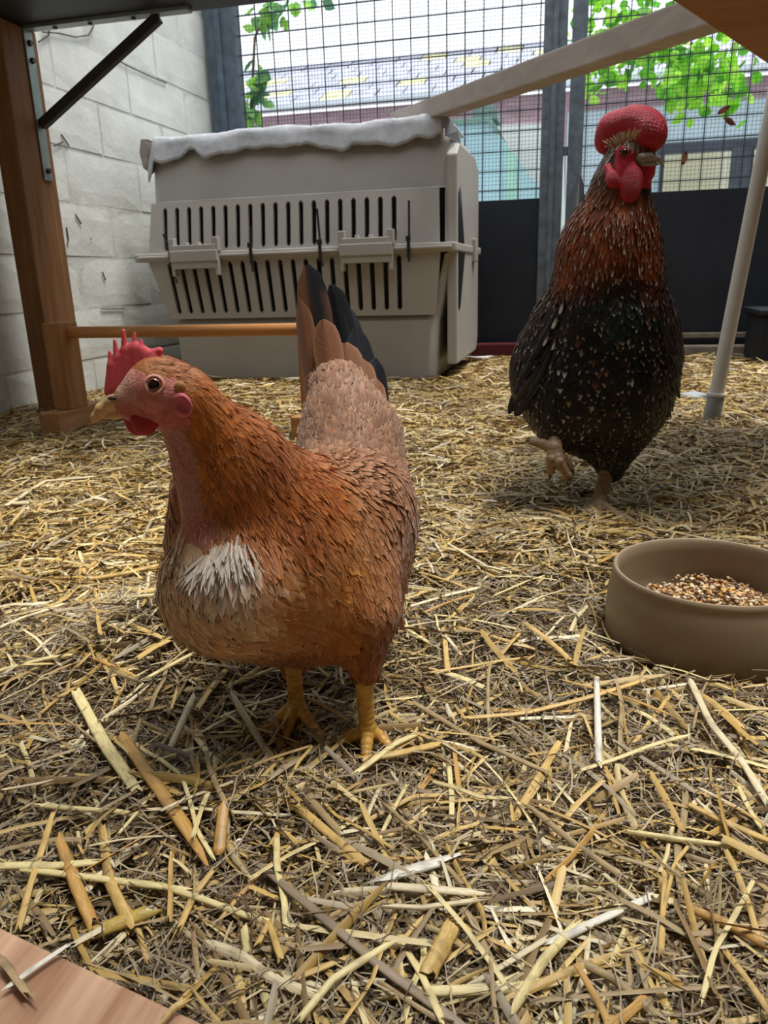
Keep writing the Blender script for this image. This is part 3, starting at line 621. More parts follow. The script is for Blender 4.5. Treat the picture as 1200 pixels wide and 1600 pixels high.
def ribbons(n, vr, rows, cols, Lr, Wr, lift, bend, tilt, seed, power=1.0, colscale=1.0, curl=0.0, palette=None, arcs=0.16, flatten=0.0):
    g = np.random.default_rng(seed)
    t = g.random(n); v0, v1 = vr
    v = (v0**(1-power)+t*(v1**(1-power)-v0**(1-power)))**(1/(1-power)) if power != 1 else v0*(v1/v0)**t
    n0 = n; u = (g.random(n)*2-1)*(0.34+0.66*v)
    x = u*math.cos(math.radians(14))+v*FWD[0]; y = u*math.sin(math.radians(14))+v*FWD[1]
    L = g.uniform(*Lr, n)*g.uniform(.6, 1.0, n); Wd = g.uniform(*Wr, n)
    z = terrain(x, y)+g.random(n)**1.6*lift
    yaw = g.random(n)*2*np.pi; pt = g.normal(0, tilt, n)
    d = np.stack([np.cos(yaw)*np.cos(pt), np.sin(yaw)*np.cos(pt), np.sin(pt)], 1)
    keep = ~blocked(x, y, z)
    for s in (-.5, .5): keep &= ~blocked(x+d[:, 0]*L*s, y+d[:, 1]*L*s, z)
    x, y, z, L, Wd, d, yaw = [q[keep] for q in (x, y, z, L, Wd, d, yaw)]; n = len(x)
    rol = g.normal(0, 0.55, n)
    h = np.stack([-np.sin(yaw), np.cos(yaw), np.zeros(n)], 1); up = np.cross(d, h)
    side = h*np.cos(rol)[:, None]+up*np.sin(rol)[:, None]; nor = np.cross(d, side)
    s = np.linspace(-.5, .5, rows)
    bv = g.normal(0, bend, (n, 3)); bv[:, 2] = -np.abs(bv[:, 2])*0.6
    cen = np.stack([x, y, z], 1)[:, None]+d[:, None]*(s[None, :, None]*L[:, None, None])+bv[:, None]*((s**2*4)[None, :, None])*L[:, None, None]*0.5
    if curl: cen += side[:, None]*(np.sin(s*7+g.random((n, 1))*6)*L[:, None]*curl)[..., None]
    cc = np.linspace(-1, 1, cols); taper = np.ones(rows); taper[0] = .85; taper[-1] = .7
    jit = 1+g.normal(0, .10, (n, rows))
    V = cen[:, :, None]+side[:, None, None]*(cc[None, None, :, None]*(Wd[:, None]*taper*jit)[..., None, None]*0.5)
    V[:, 0] += d[:, None]*(g.normal(0, .5, (n, cols))*Wd[:, None])[..., None]; V[:, -1] += d[:, None]*(g.normal(0, .7, (n, cols))*Wd[:, None])[..., None]
    if cols > 2: V = V+nor[:, None, None]*((1-cc**2)[None, None, :, None]*(Wd*arcs)[:, None, None, None])
    pal = STRAWC if palette is None else palette; pp = STRAWP if palette is None else np.ones(len(palette))/len(palette)
    base = pal[g.choice(len(pal), n, p=pp)]*g.uniform(.75, 1.12, (n, 1))*colscale
    patch = 0.88+0.16*np.sin(x*5+1)*np.sin(y*6)
    C_ = np.repeat((base*patch[:, None])[:, None], rows*cols, 1).reshape(-1, 3)
    gi, gj = np.meshgrid(np.arange(rows-1), np.arange(cols-1), indexing='ij'); q = (gi*cols+gj).ravel()
    Qd = np.stack([q, q+1, q+cols+1, q+cols], 1)
    Q = (np.arange(n)[:, None, None]*(rows*cols)+Qd[None]).reshape(-1, 4)
    uv = np.stack(np.broadcast_arrays((cc*.5+.5)[None, None, :]+g.random(n)[:, None, None]*9, (s+.5)[None, :, None]*(L*20)[:, None, None]+g.random(n)[:, None, None]*7), -1).reshape(-1, 2)
    return V.reshape(-1, 3), Q, C_, uv
def merge(L_):
    V, Q, C_, U_ = [], [], [], []; n = 0
    for v, q, c, u in L_: V.append(v); Q.append(q+n); C_.append(c); U_.append(u); n += len(v)
    return np.vstack(V), np.vstack(Q), np.vstack(C_), np.vstack(U_)
grey = np.array([lin(158, 138, 106), lin(130, 110, 82), lin(182, 162, 126), lin(104, 86, 62), lin(200, 178, 134), lin(168, 154, 130)])
bits = [ribbons(66700, (0.17, 0.85), 3, 2, (0.010, 0.045), (0.0006, 0.0018), 0.014, 0.2, 0.22, 1, palette=grey),      # chaff and fine stems
        ribbons(14500, (0.17, 0.9), 5, 2, (0.03, 0.07), (0.0005, 0.0012), 0.019, 0.35, 0.25, 2, palette=grey, curl=0.06),
        ribbons(13775, (0.17, 0.9), 4, 3, (0.022, 0.07), (0.0014, 0.0036), 0.015, 0.05, 0.17, 3),
        ribbons(2175, (0.17, 0.8), 4, 3, (0.05, 0.10), (0.0026, 0.0052), 0.018, 0.05, 0.14, 4),
        ribbons(36000, (0.8, 1.9), 3, 2, (0.025, 0.075), (0.0016, 0.0038), 0.014, 0.12, 0.17, 5),
        ribbons(14400, (0.8, 1.9), 4, 3, (0.03, 0.09), (0.002, 0.0045), 0.016, 0.12, 0.18, 6),
        ribbons(40800, (1.8, 3.6), 3, 2, (0.03, 0.09), (0.002, 0.0045), 0.016, 0.12, 0.16, 7)]
V, Q, C_, U_ = merge(bits)
st = link('straw_litter', npmesh('straw_litter', V, Q, True, C_, U_), M_STRAW); tag(st, 'deep loose litter of chopped golden straw covering the floor', 'straw', kind='stuff')

# single stalks that can be picked out: hollow split tubes
def stalk_mesh(name, P, Wd, colr, cols=7, open_=0.75, seed=0, side=None):
    """P (k,3) centre line, Wd width; a curved half-open stem with a node"""
    g = np.random.default_rng(seed); P = np.asarray(P, float)
    k = max(8, len(P)*3); tt = np.linspace(0, len(P)-1, k); P = np.stack([np.interp(tt, np.arange(len(P)), P[:, i]) for i in range(3)], 1)
    T = nrm(np.gradient(P, axis=0)); sd = nrm(np.cross(T, [0, 0, 1.0])); up = np.cross(sd, T)
    rol = g.normal(0, .35) if side is None else side
    s2 = sd*math.cos(rol)+up*math.sin(rol); u2 = np.cross(s2, T)
    ang = np.linspace(-math.pi*open_, math.pi*open_, cols)
    w = Wd*0.5*(1+g.normal(0, .04, k)); w[0] *= .9; w[-1] *= .8
    nd = int(k*g.uniform(.25, .8)); w[nd] *= 1.12
    V = P[:, None]+s2[:, None]*(np.sin(ang/(1.0 if open_ > .6 else 1))[None, :, None]*w[:, None, None])+u2[:, None]*((np.cos(ang)*.55)[None, :, None]*w[:, None, None])
    V[0] += T[0]*g.normal(0, Wd*.6, (cols, 1)); V[-1] += T[-1]*g.normal(0, Wd*.9, (cols, 1)); V += u2[:, None]*(g.normal(0, Wd*.035, cols)[None, :, None])
    gi, gj = np.meshgrid(np.arange(k-1), np.arange(cols-1), indexing='ij'); q = (gi*cols+gj).ravel(); Q = np.stack([q, q+1, q+cols+1, q+cols], 1)
    c = np.tile(np.array(colr), (k, cols, 1))*np.linspace(.92, 1.06, k)[:, None, None]; c[nd] *= .72
    uv = np.stack(np.broadcast_arrays(np.linspace(0, 1, cols)[None, :]+g.random()*9, np.linspace(0, 3, k)[:, None]), -1).reshape(-1, 2)
    return V.reshape(-1, 3), Q, c.reshape(-1, 3), uv
GOLD, PALE, CREAM, ORANGE, BROWN, WHITE, OCHRE = lin(206, 172, 104), lin(226, 208, 150), lin(220, 204, 166), lin(196, 152, 84), lin(166, 144, 104), lin(226, 220, 204), lin(188, 160, 80)
heroes = [
 ([(38, 1358), (150, 1372), (292, 1390)], 13, PALE, 'straight pale yellow straw stalk lying level near the board'),
 ([(190, 1150), (250, 1235), (320, 1335)], 20, ORANGE, 'thick orange brown straw stalk slanting across other straw'),
 ([(118, 1080), (165, 1165), (212, 1232)], 17, PALE, 'broad pale split straw stalk left of the orange stalk'),
 ([(302, 1090), (266, 1170)], 11, CREAM, 'short cream straw piece tilted up before the hen'),
 ([(362, 1085), (420, 1180), (535, 1305)], 11, BROWN, 'long brown forked straw stem before the hen'),
 ([(145, 1458), (242, 1420)], 24, OCHRE, 'short fat ochre straw stalk folded beside the board'),
 ([(92, 1308), (122, 1390), (148, 1452)], 20, ORANGE, 'golden brown straw stalk joined at the fold beside the board'),
 ([(349, 1262), (340, 1352)], 19, ORANGE, 'short hollow orange straw tube standing out of the litter'),
 ([(158, 1285), (172, 1380), (205, 1450)], 17, GOLD, 'golden straw stalk leaning towards the board'),
 ([(340, 1350), (302, 1400), (280, 1450)], 13, GOLD, 'golden bent straw end below the orange tube'),
 ([(932, 1060), (936, 1200)], 10, WHITE, 'thin white straw sliver pointing at the bowl'),
 ([(1078, 1062), (1110, 1130), (1160, 1190), (1205, 1265)], 11, CREAM, 'long pale curved straw leaf reaching up to the bowl'),
 ([(850, 1478), (930, 1440), (1020, 1400)], 16, WHITE, 'whitish straw stalk with grooves lying in golden straw'),
 ([(985, 1300), (1060, 1312), (1142, 1322)], 19, PALE, 'flat pale yellow straw stalk right of the litter middle'),
 ([(1078, 1258), (1140, 1288), (1210, 1318)], 17, GOLD, 'yellow straw stalk running out below the bowl'),
 ([(664, 1530), (690, 1480), (712, 1436)], 30, GOLD, 'wide flattened golden straw leaf'),
 ([(600, 1384), (680, 1390), (756, 1396)], 14, CREAM, 'cream straw stalk lying level under a white leaf'),
 ([(596, 1375), (650, 1358), (702, 1344)], 24, WHITE, 'whitish torn straw leaf'),
 ([(560, 1188), (620, 1178), (690, 1162)], 13, GOLD, 'golden straw stalk under the toes of the hen'),
 ([(730, 1122), (820, 1115), (920, 1090), (1010, 1062)], 9, GOLD, 'thin golden straw stem curving up to the bowl'),
 ([(650, 1100), (750, 1160), (858, 1208)], 9, BROWN, 'thin brown straw stem right of the hen foot'),
 ([(400, 1346), (500, 1430), (600, 1515), (725, 1605)], 15, lin(150, 132, 108), 'long greyish straw stem running across the foreground'),
 ([(820, 1255), (900, 1320), (975, 1372)], 9, BROWN, 'thin brown straw twig above the pale flat stalk'),
 ([(600, 1255), (660, 1310), (725, 1385)], 9, BROWN, 'thin brown straw twig ending at the white leaf'),
 ([(600, 1415), (660, 1418), (755, 1405)], 17, CREAM, 'rounded cream straw stalk with a node'),
 ([(400, 1480), (420, 1440), (440, 1500)], 12, GOLD, 'golden folded straw piece by the grey stem'),
 ([(800, 1580), (850, 1500), (905, 1440)], 17, PALE, 'pale yellow straw leaf rising from the front litter'),
 ([(1030, 1590), (960, 1530), (900, 1500)], 15, BROWN, 'brown straw stalk with a split end in the front litter'),
 ([(1080, 1420), (1140, 1445), (1205, 1480)], 16, ORANGE, 'orange tinted straw stalk in the front litter'),
 ([(470, 1590), (520, 1530), (600, 1480)], 14, PALE, 'pale straw stalk slanting in front of the grey stem'),
 ([(0, 1235), (60, 1225), (105, 1212)], 9, CREAM, 'thin cream straw left of the broad split stalk'),
 ([(640, 910), (560, 925), (500, 950)], 0, CREAM, ''),
 ([(700, 850), (760, 885), (800, 895)], 7, CREAM, 'pale straw stem lying between hen and bowl'),
 ([(640, 948), (700, 930), (752, 918)], 8, CREAM, 'pale straw stem beside the tan flank of the hen'),
 ([(10, 790), (70, 752), (150, 745)], 8, CREAM, 'pale straw stem lying under the perch end'),
 ([(140, 905), (200, 895), (262, 880)], 8, GOLD, 'golden straw stem on the heap beside the hen'),
]
for i, (pix, w, c, lab) in enumerate(heroes):
    if not w: continue
    P = []
    for px, py in pix:
        p = onz(px, py, 0.012); z = float(terrain(p[0], p[1]))+0.017; P.append(onz(px, py, z))
    P = np.array(P); wd = RAD(w, P[0]); L0 = P[0].copy(); V, Q, cc, uv = stalk_mesh('straw_stalk', P-L0, wd, c, seed=i)
    o = link('straw_stalk', npmesh('straw_stalk', V, Q, True, cc, uv), M_STRAW); o.location = L0
    tag(o, lab, 'straw', 'straw stalks lying on the litter')
protos = []
gk = np.random.default_rng(21)
kinds = [('golden', GOLD, 'golden hollow straw stalk lying loose on the litter'), ('pale', PALE, 'pale yellow split straw stalk lying loose on the litter'), ('cream', CREAM, 'cream coloured flattened straw lying loose on the litter'), ('brown', BROWN, 'dull brown straw stem lying loose on the litter'), ('orange', ORANGE, 'orange brown ripe straw stalk lying loose on the litter')]
for name, c, lab in kinds:
    for k in range(3):
        L = 0.075; P = np.array([(-L/2, 0, 0), (-L/6, gk.normal(0, .0008), .001), (L/6, gk.normal(0, .0012), 0), (L/2, gk.normal(0, .003), -.002)])
        V, Q, cc, uv = stalk_mesh('straw_stalk', P, gk.uniform(.0026, .0042), c, cols=9, seed=40+len(protos), open_=gk.choice([.35, .45, .6]))
        me = npmesh('straw_stalk', V, Q, True, cc, uv); me.materials.append(M_STRAW); protos.append((me, lab))
n = 0; used = set()
while n < 235:
    v = 0.19*(0.95/0.19)**gk.random(); u = (gk.random()*2-1)*(0.04+0.50*v)
    x, y = u*math.cos(math.radians(14))+v*FWD[0], u*math.sin(math.radians(14))+v*FWD[1]
    a = gk.random()*math.pi*2; dx, dy = math.cos(a)*.045, math.sin(a)*.045
    if any(bool(blocked(np.array([x+dx*s]), np.array([y+dy*s]), np.array([.02]))[0]) for s in (-1, -.5, 0, .5, 1)): continue
    q = np.array([x, y, .01])-CC; px = 600+FPX*q.dot(CR)/q.dot(CF); py = 800-FPX*q.dot(CU)/q.dot(CF)
    if not (-40 < px < 1240 and 640 < py < 1640): continue
    me, lab = protos[gk.choice(15, p=np.repeat([.24, .28, .24, .16, .08], 3)/3)]
    o = link('straw_stalk', me, None); o.location = (x, y, float(terrain(x, y))+gk.uniform(.010, .018))
    o.rotation_euler = (gk.normal(0, .3), gk.normal(0, .07), a); s = gk.uniform(.6, 1.25); o.scale = (s, gk.uniform(.6, 1.35), 1)
    tag(o, lab, 'straw', 'straw stalks lying on the litter'); n += 1
# stray bits on the foreground board
for i, (pix, w, c, lab) in enumerate([([(0, 1495), (25, 1530), (48, 1560)], 17, lin(176, 150, 110), 'short flat straw piece lying on the wooden board'), ([(5, 1548), (60, 1508), (102, 1480)], 11, WHITE, 'whitish straw sliver lying on the wooden board'), ([(250, 1600), (272, 1575), (290, 1565)], 12, GOLD, 'golden straw end on the edge of the wooden board')]):
    P = np.array([onz(px, py, 0.024) for px, py in pix]); L0 = P[0].copy(); V, Q, cc, uv = stalk_mesh('straw_stalk', P-L0, RAD(w, P[0]), c, seed=90+i, open_=.4)
    o = link('straw_stalk', npmesh('straw_stalk', V, Q, True, cc, uv), M_STRAW); o.location = L0; tag(o, lab, 'straw', 'straw stalks lying on the litter')
# grey dropping-like lump and flat white patch on the floor
def blob(name, px, py, rx, rz, c, lab, cat):
    p = onz(px, py, 0.0); bm = bmesh.new(); bmesh.ops.create_icosphere(bm, subdivisions=3, radius=1.0)
    for v in bm.verts:
        k = 1+0.18*math.sin(v.co.x*5+1)*math.sin(v.co.y*4)+0.1*math.sin(v.co.z*7+v.co.x*6); v.co = Vector((p[0]+v.co.x*rx*k, p[1]+v.co.y*rx*.6*k, p[2]+max(v.co.z, -.6)*rz*k+rz*.3))
    return tag(bm_obj(name, bm, plain(name+'_skin', c, 0.8, 0.2, 0.2, 60, 0.3), None, smooth=True), lab, cat)
blob('feather_tuft', 1080, 622, 0.045, 0.012, lin(150, 156, 160), 'blue grey feather tuft lying on the straw behind the rooster', 'feather')
bm = bmesh.new(); p = ony(742, 562, 3.16); vs = [bm.verts.new((p[0]+x, p[1]+y, 0.012+0.006*math.sin(9*x*10+y*40))) for x, y in ((-.06, -.03), (-.02, -.045), (.05, -.02), (.075, .0), (.04, .03), (-.03, .035), (-.07, .01))]
fc = bm.faces.new(vs); bmesh.ops.solidify(bm, geom=[fc], thickness=0.003); o = bm_obj('white_patch', bm, plain('flat_white', lin(232, 236, 240), 0.6, 0.3, 0.05, 20, 0.1)); tag(o, 'flat white patch on the floor behind the crate', 'paper')
# ================================================================ ANIMALS: distance-field bodies + laid feathers
def cone_sdf(P, a, b, r1, r2):
    ab = b-a; t = np.clip(((P-a) @ ab)/(ab @ ab), 0, 1)
    return np.linalg.norm(P-a-t[..., None]*ab, axis=-1)-(r1+(r2-r1)*t)
def ell_sdf(P, c, A, r):
    q = (P-c) @ A.T; r = np.asarray(r); k0 = np.linalg.norm(q/r, axis=-1); k1 = np.linalg.norm(q/r**2, axis=-1)
    return k0*(k0-1)/np.maximum(k1, 1e-9)
def smin(a, b, k):
    h = np.maximum(k-np.abs(a-b), 0)/k; return np.minimum(a, b)-h*h*k*0.25
def sdf_mesh(prims, h, pad=0.022, post=None):
    """prims: ('c', a, b, r1, r2, k) or ('e', centre, axes, radii, k) -> V, Q by surface nets"""
    lo = np.full(3, 9.); hi = np.full(3, -9.)
    for p in prims:
        if p[0] == 'c':
            for q, r in ((p[1], p[3]), (p[2], p[4])): lo = np.minimum(lo, q-r); hi = np.maximum(hi, q+r)
        else: R_ = max(p[3]); lo = np.minimum(lo, p[1]-R_); hi = np.maximum(hi, p[1]+R_)
    lo -= pad; hi += pad; n = np.ceil((hi-lo)/h).astype(int)+1
    ax = [lo[i]+h*np.arange(n[i]) for i in range(3)]
    P = np.stack(np.meshgrid(*ax, indexing='ij'), -1).astype(np.float32)
    f = None
    for p in prims:
        d = cone_sdf(P, *[np.asarray(x, np.float32) for x in p[1:5]]) if p[0] == 'c' else ell_sdf(P, np.asarray(p[1], np.float32), np.asarray(p[2], np.float32), p[3])
        f = d if f is None else smin(f, d, p[-1])
    if post is not None: f = post(P, f)
    ins = f < 0
    c = np.zeros(tuple(n-1), np.int8)
    corners = [(i, j, k) for i in (0, 1) for j in (0, 1) for k in (0, 1)]
    sl = lambda i, j, k: tuple(slice(o, o+m-1) for o, m in zip((i, j, k), n))
    for q in corners: c += ins[sl(*q)]
    act = (c > 0) & (c < 8); idx = np.argwhere(act); vid = np.full(act.shape, -1, np.int32); vid[act] = np.arange(len(idx))
    acc = np.zeros((len(idx), 3)); cnt = np.zeros(len(idx))
    cv = {q: f[tuple((idx+np.array(q)).T)] for q in corners}
    for q in corners:
        for a in range(3):
            if q[a] == 1: continue
            q2 = list(q); q2[a] = 1; q2 = tuple(q2); f0, f1 = cv[q], cv[q2]; s = (f0 < 0) != (f1 < 0)
            t = np.where(s, f0/np.where(s, f0-f1, 1), 0); pt = np.tile(np.array(q, float), (len(idx), 1)); pt[:, a] = t
            acc[s] += pt[s]; cnt[s] += 1
    V = lo+h*(idx+acc/cnt[:, None]); Qs = []
    for a in range(3):
        s0 = [slice(None)]*3; s1 = [slice(None)]*3; s0[a] = slice(0, -1); s1[a] = slice(1, None)
        e = np.argwhere(ins[tuple(s0)] != ins[tuple(s1)]); b, c2 = (a+1) % 3, (a+2) % 3
        ok = (e[:, b] > 0) & (e[:, c2] > 0); e = e[ok]
        def at_(db, dc): w = e.copy(); w[:, b] -= db; w[:, c2] -= dc; return vid[tuple(w.T)]
        q = np.stack([at_(1, 1), at_(0, 1), at_(0, 0), at_(1, 0)], 1)
        fl_ = ~ins[tuple(e.T)]; q[fl_] = q[fl_][:, ::-1]; Qs.append(q)
    return V, np.vstack(Qs)
def bvh_of(V, Q): return BVHTree.FromPolygons([tuple(v) for v in V], [tuple(q) for q in Q])
def hit(bvh, px, py):
    d = ray(px, py); r = bvh.ray_cast(Vector(CC), Vector(d/np.linalg.norm(d)))
    return None if r[0] is None else (np.array(r[0]), np.array(r[1]))
def look_axes(yaw_deg=0):
    """axes: across the picture, away from the viewer (level), up; turned about up"""
    a = math.radians(yaw_deg); r0 = np.array([math.cos(math.radians(14)), math.sin(math.radians(14)), 0])
    x = r0*math.cos(a)+FWD*math.sin(a); y = np.cross([0, 0, 1.0], x); return np.stack([x, y, [0, 0, 1.0]])

# ---- feather layer
PROF = np.array([.30, .66, .90, 1.0, .96, .80, .46]); POINT = np.array([.5, .85, 1.0, .95, .76, .46, .10]); FR = len(PROF); FC = np.array([-1, -.5, 0, .5, 1.0])
def lay_feathers(bvh, pts, nors, dirs, L, Wd, cA, cB, lift, conform, seed, ragged=0.05, prof=PROF, spangle=None, spread=0.0):
    g = np.random.default_rng(seed); n = len(pts)
    rows_p = np.zeros((n, FR, 3)); rows_t = np.zeros((n, FR, 3)); rows_n = np.zeros((n, FR, 3))
    for i in range(n):
        q = Vector(pts[i]); nn = Vector(nors[i]); t = Vector(dirs[i]); t = (t-nn*t.dot(nn)); 
        if t.length < 1e-6: t = nn.orthogonal()
        t.normalize(); ds = L[i]/(FR-1); q = q-nn*0.0012
        for k in range(FR):
            s = k/(FR-1)
            rows_p[i, k] = q+nn*(lift[i]*L[i]*s); rows_t[i, k] = t; rows_n[i, k] = nn
            q2 = q+t*ds; r = bvh.find_nearest(q2)
            if r[0] is not None and conform[i] > 0:
                c = conform[i]*(1-0.5*s); q2 = q2.lerp(r[0]-r[1]*0.0004, c); nn = nn.lerp(r[1], c*0.8).normalized(); t = (t-nn*t.dot(nn)); t.normalize()
            q = q2
    b = np.cross(rows_n, rows_t); b /= np.linalg.norm(b, axis=-1, keepdims=True)+1e-9
    tw = g.normal(0, .05, n); b = b*np.cos(tw)[:, None, None]+rows_n*np.sin(tw)[:, None, None]
    prof = np.asarray(prof); prof = prof if prof.ndim == 2 else prof[None]
    w = Wd[:, None]*0.5*prof*(1+g.normal(0, .07, (n, FR)))
    V = rows_p[:, :, None]+b[:, :, None]*(FC[None, None, :, None]*w[:, :, None, None])-rows_n[:, :, None]*((FC**2)[None, None, :, None]*(w*0.10)[:, :, None, None])
    back = np.zeros((FR, 5)); back[-1] = -.17*np.abs(FC)**1.5; back[-2] = -.05*FC**2
    jit = g.normal(0, 1, (n, FR, 5))*ragged; jit[:, :-2] *= .35; jit[:, 0] = 0
    V = V+rows_t[:, :, None]*((back[None]+jit*.5)*L[:, None, None])[..., None]
    s = np.linspace(0, 1, FR); m_ = np.clip((s-.45)/.55, 0, 1)**1.3
    C_ = cA[:, None]*(1-m_)[None, :, None]+cB[:, None]*m_[None, :, None]
    C_ = np.repeat(C_[:, :, None], 5, 2)
    if spangle is not None:
        has, scol, wide = spangle
        k = np.where(has)[0]; C_[k, -1, 1:4] = scol[k][:, None]; 
        kk = k[wide[k]]; C_[kk, -2, 1:4] = scol[kk][:, None]
    global LASTN
    LASTN = (rows_n[:, :, None]+b[:, :, None]*(FC[None, None, :, None]*.35)+rows_t[:, :, None]*(s[None, :, None, None]*.1)).reshape(-1, 3)
    gi, gj = np.meshgrid(np.arange(FR-1), np.arange(4), indexing='ij'); q = (gi*5+gj).ravel(); Qd = np.stack([q, q+5, q+6, q+1], 1)
    Q = (np.arange(n)[:, None, None]*(FR*5)+Qd[None]).reshape(-1, 4)
    uv = np.stack(np.broadcast_arrays(FC[None, None, :]*.5+.5+g.integers(0, 50, n)[:, None, None], s[None, :, None]), -1).reshape(-1, 2)
    return V.reshape(-1, 3), Q, C_.reshape(-1, 3), uv
def feather_mat(name, rough=0.55, spec=0.3, streak=0.3, sheen=0.15):
    m, nt, b = newmat(name, rough, spec)
    a = N(nt, 'ShaderNodeAttribute'); a.attribute_name = 'col'; uvn = N(nt, 'ShaderNodeUVMap'); uvn.uv_map = 'uv'
    sp = N(nt, 'ShaderNodeSeparateXYZ'); nt.links.new(uvn.outputs['UV'], sp.inputs[0])
    fr = math_(nt, 'ABSOLUTE', math_(nt, 'SUBTRACT', math_(nt, 'FRACT', sp.outputs['X']), 0.5))
    fl_ = math_(nt, 'FLOOR', sp.outputs['X'])
    cb = N(nt, 'ShaderNodeCombineXYZ'); nt.links.new(math_(nt, 'MULTIPLY', math_(nt, 'SUBTRACT', sp.outputs['Y'], math_(nt, 'MULTIPLY', fr, 0.55)), 26.0), cb.inputs[0])
    nt.links.new(math_(nt, 'MULTIPLY', fr, 2.0), cb.inputs[1]); nt.links.new(fl_, cb.inputs[2])
    f = noise(nt, cb.outputs[0], 1.0, 3, 0.6)
    c = mix(nt, 1.0, a.outputs['Color'], ramp(nt, f, [(0.3, (1-streak,)*3), (0.7, (1+streak*.7,)*3)]), 'MULTIPLY')
    sh = ramp(nt, fr, [(0.0, (0.22,)*3), (0.05, (0.0,)*3)])
    c = mix(nt, sh, c, (0.55, 0.42, 0.3), 'MIX') if streak > 0.2 else c
    nt.links.new(c, b.inputs['Base Color']); bump(nt, b, f, 0.35, 0.0006)
    b.inputs['Sheen Weight'].default_value = sheen; b.inputs['Sheen Roughness'].default_value = 0.5
    return m
def scatter(V, Q, n_try, rmin_fn, seed, mask_fn):
    """dart throwing on the body surface"""
    g = np.random.default_rng(seed); T = np.vstack([Q[:, [0, 1, 2]], Q[:, [0, 2, 3]]])
    A, B, C3 = V[T[:, 0]], V[T[:, 1]], V[T[:, 2]]; nr = np.cross(B-A, C3-A); ar = np.linalg.norm(nr, axis=1)
    k = g.choice(len(T), n_try, p=ar/ar.sum()); r1 = np.sqrt(g.random(n_try)); r2 = g.random(n_try)
    P = A[k]*(1-r1)[:, None]+B[k]*(r1*(1-r2))[:, None]+C3[k]*(r1*r2)[:, None]; Nn = nrm(nr[k])
    ok = mask_fn(P, Nn); P, Nn = P[ok], Nn[ok]; R_ = rmin_fn(P); cell = 0.004; grid = {}; keep = []
    Pi = np.floor(P/cell).astype(int)
    for i in range(len(P)):
        r = R_[i]; m_ = int(math.ceil(r/cell)); bad = False; ix, iy, iz = Pi[i]
        for dx in range(-m_, m_+1):
            for dy in range(-m_, m_+1):
                for dz in range(-m_, m_+1):
                    for j in grid.get((ix+dx, iy+dy, iz+dz), ()):
                        d = P[i]-P[j]
                        if d[0]*d[0]+d[1]*d[1]+d[2]*d[2] < r*r: bad = True; break
                    if bad: break
                if bad: break
            if bad: break
        if not bad: keep.append(i); grid.setdefault((ix, iy, iz), []).append(i)
    return P[keep], Nn[keep]
class Guides:
    def __init__(s): s.p, s.d, s.v = [], [], []
    def add(s, p, d, L, Wd, cA, cB, lift=0.10): s.p.append(p); s.d.append(nrm(d)); s.v.append(np.array([L, Wd, *cA, *cB, lift]))
    def pix(s, bvh, a, b_, L, Wd, cA, cB, lift=0.10):
        h0, h1 = hit(bvh, *a), hit(bvh, *b_)
        if h0 is None: print('guide missed', a); return
        d = (h1[0]-h0[0]) if h1 is not None else (W(*b_, 1.0)-W(*a, 1.0)); s.add(h0[0], d, L/1000, Wd/1000, cA, cB, lift)
    def done(s): s.p, s.d, s.v = map(np.array, (s.p, s.d, s.v))
    def at(s, P, pw=3.0, eps=0.008):
        d = np.linalg.norm(P[:, None]-s.p[None], axis=2); w = 1/(d**2+eps**2)**(pw/2); w /= w.sum(1, keepdims=True)
        return nrm(w @ s.d), w @ s.v
def big_feather(base, tip, width, face, colfn, bend=0.0, seed=0, rows=14, cols=9, cup=0.25, side=0.0):
    """one large quill feather: a cupped vane with a shaft ridge"""
    g = np.random.default_rng(seed); base, tip = np.asarray(base, float), np.asarray(tip, float); d = tip-base; L = np.linalg.norm(d); t = d/L
    f = np.asarray(face, float); f = nrm(f-t*f.dot(t)); b = np.cross(f, t); s = np.linspace(0, 1, rows); c = np.linspace(-1, 1, cols)
    prof = np.interp(s, [0, .12, .35, .7, .88, .96, 1], [.18, .55, .9, 1.0, .86, .58, .18])
    cen = base+d*s[:, None]+f*(bend*L*(s**2-s))[:, None]+b*(side*L*(s*s))[:, None]
    V = cen[:, None]+b*(c[None, :]*(prof*width*.5)[:, None])[..., None]-f*((np.abs(c)**1.5)[None]*(prof*width*.5*cup)[:, None])[..., None]
    V[:, cols//2] += f*0.0006
    V = V+t*(g.normal(0, .006*L, (rows, cols))*(np.abs(c)[None]))[..., None]
    C_ = np.array([[colfn(s[i], c[j]) for j in range(cols)] for i in range(rows)], float).reshape(-1, 3)
    gi, gj = np.meshgrid(np.arange(rows-1), np.arange(cols-1), indexing='ij'); q = (gi*cols+gj).ravel(); Q = np.stack([q, q+1, q+cols+1, q+cols], 1)
    uv = np.stack(np.broadcast_arrays(c[None]*.5*.999+.5+seed, s[:, None]*2), -1).reshape(-1, 2)
    # give the vane a real thickness
    nv = rows*cols; Vb = V.reshape(-1, 3)-f*0.0005
    V2 = np.vstack([V.reshape(-1, 3), Vb]); Q2 = np.vstack([Q, Q[:, ::-1]+nv]); return V2, Q2, np.vstack([C_, C_]), np.vstack([uv, uv])
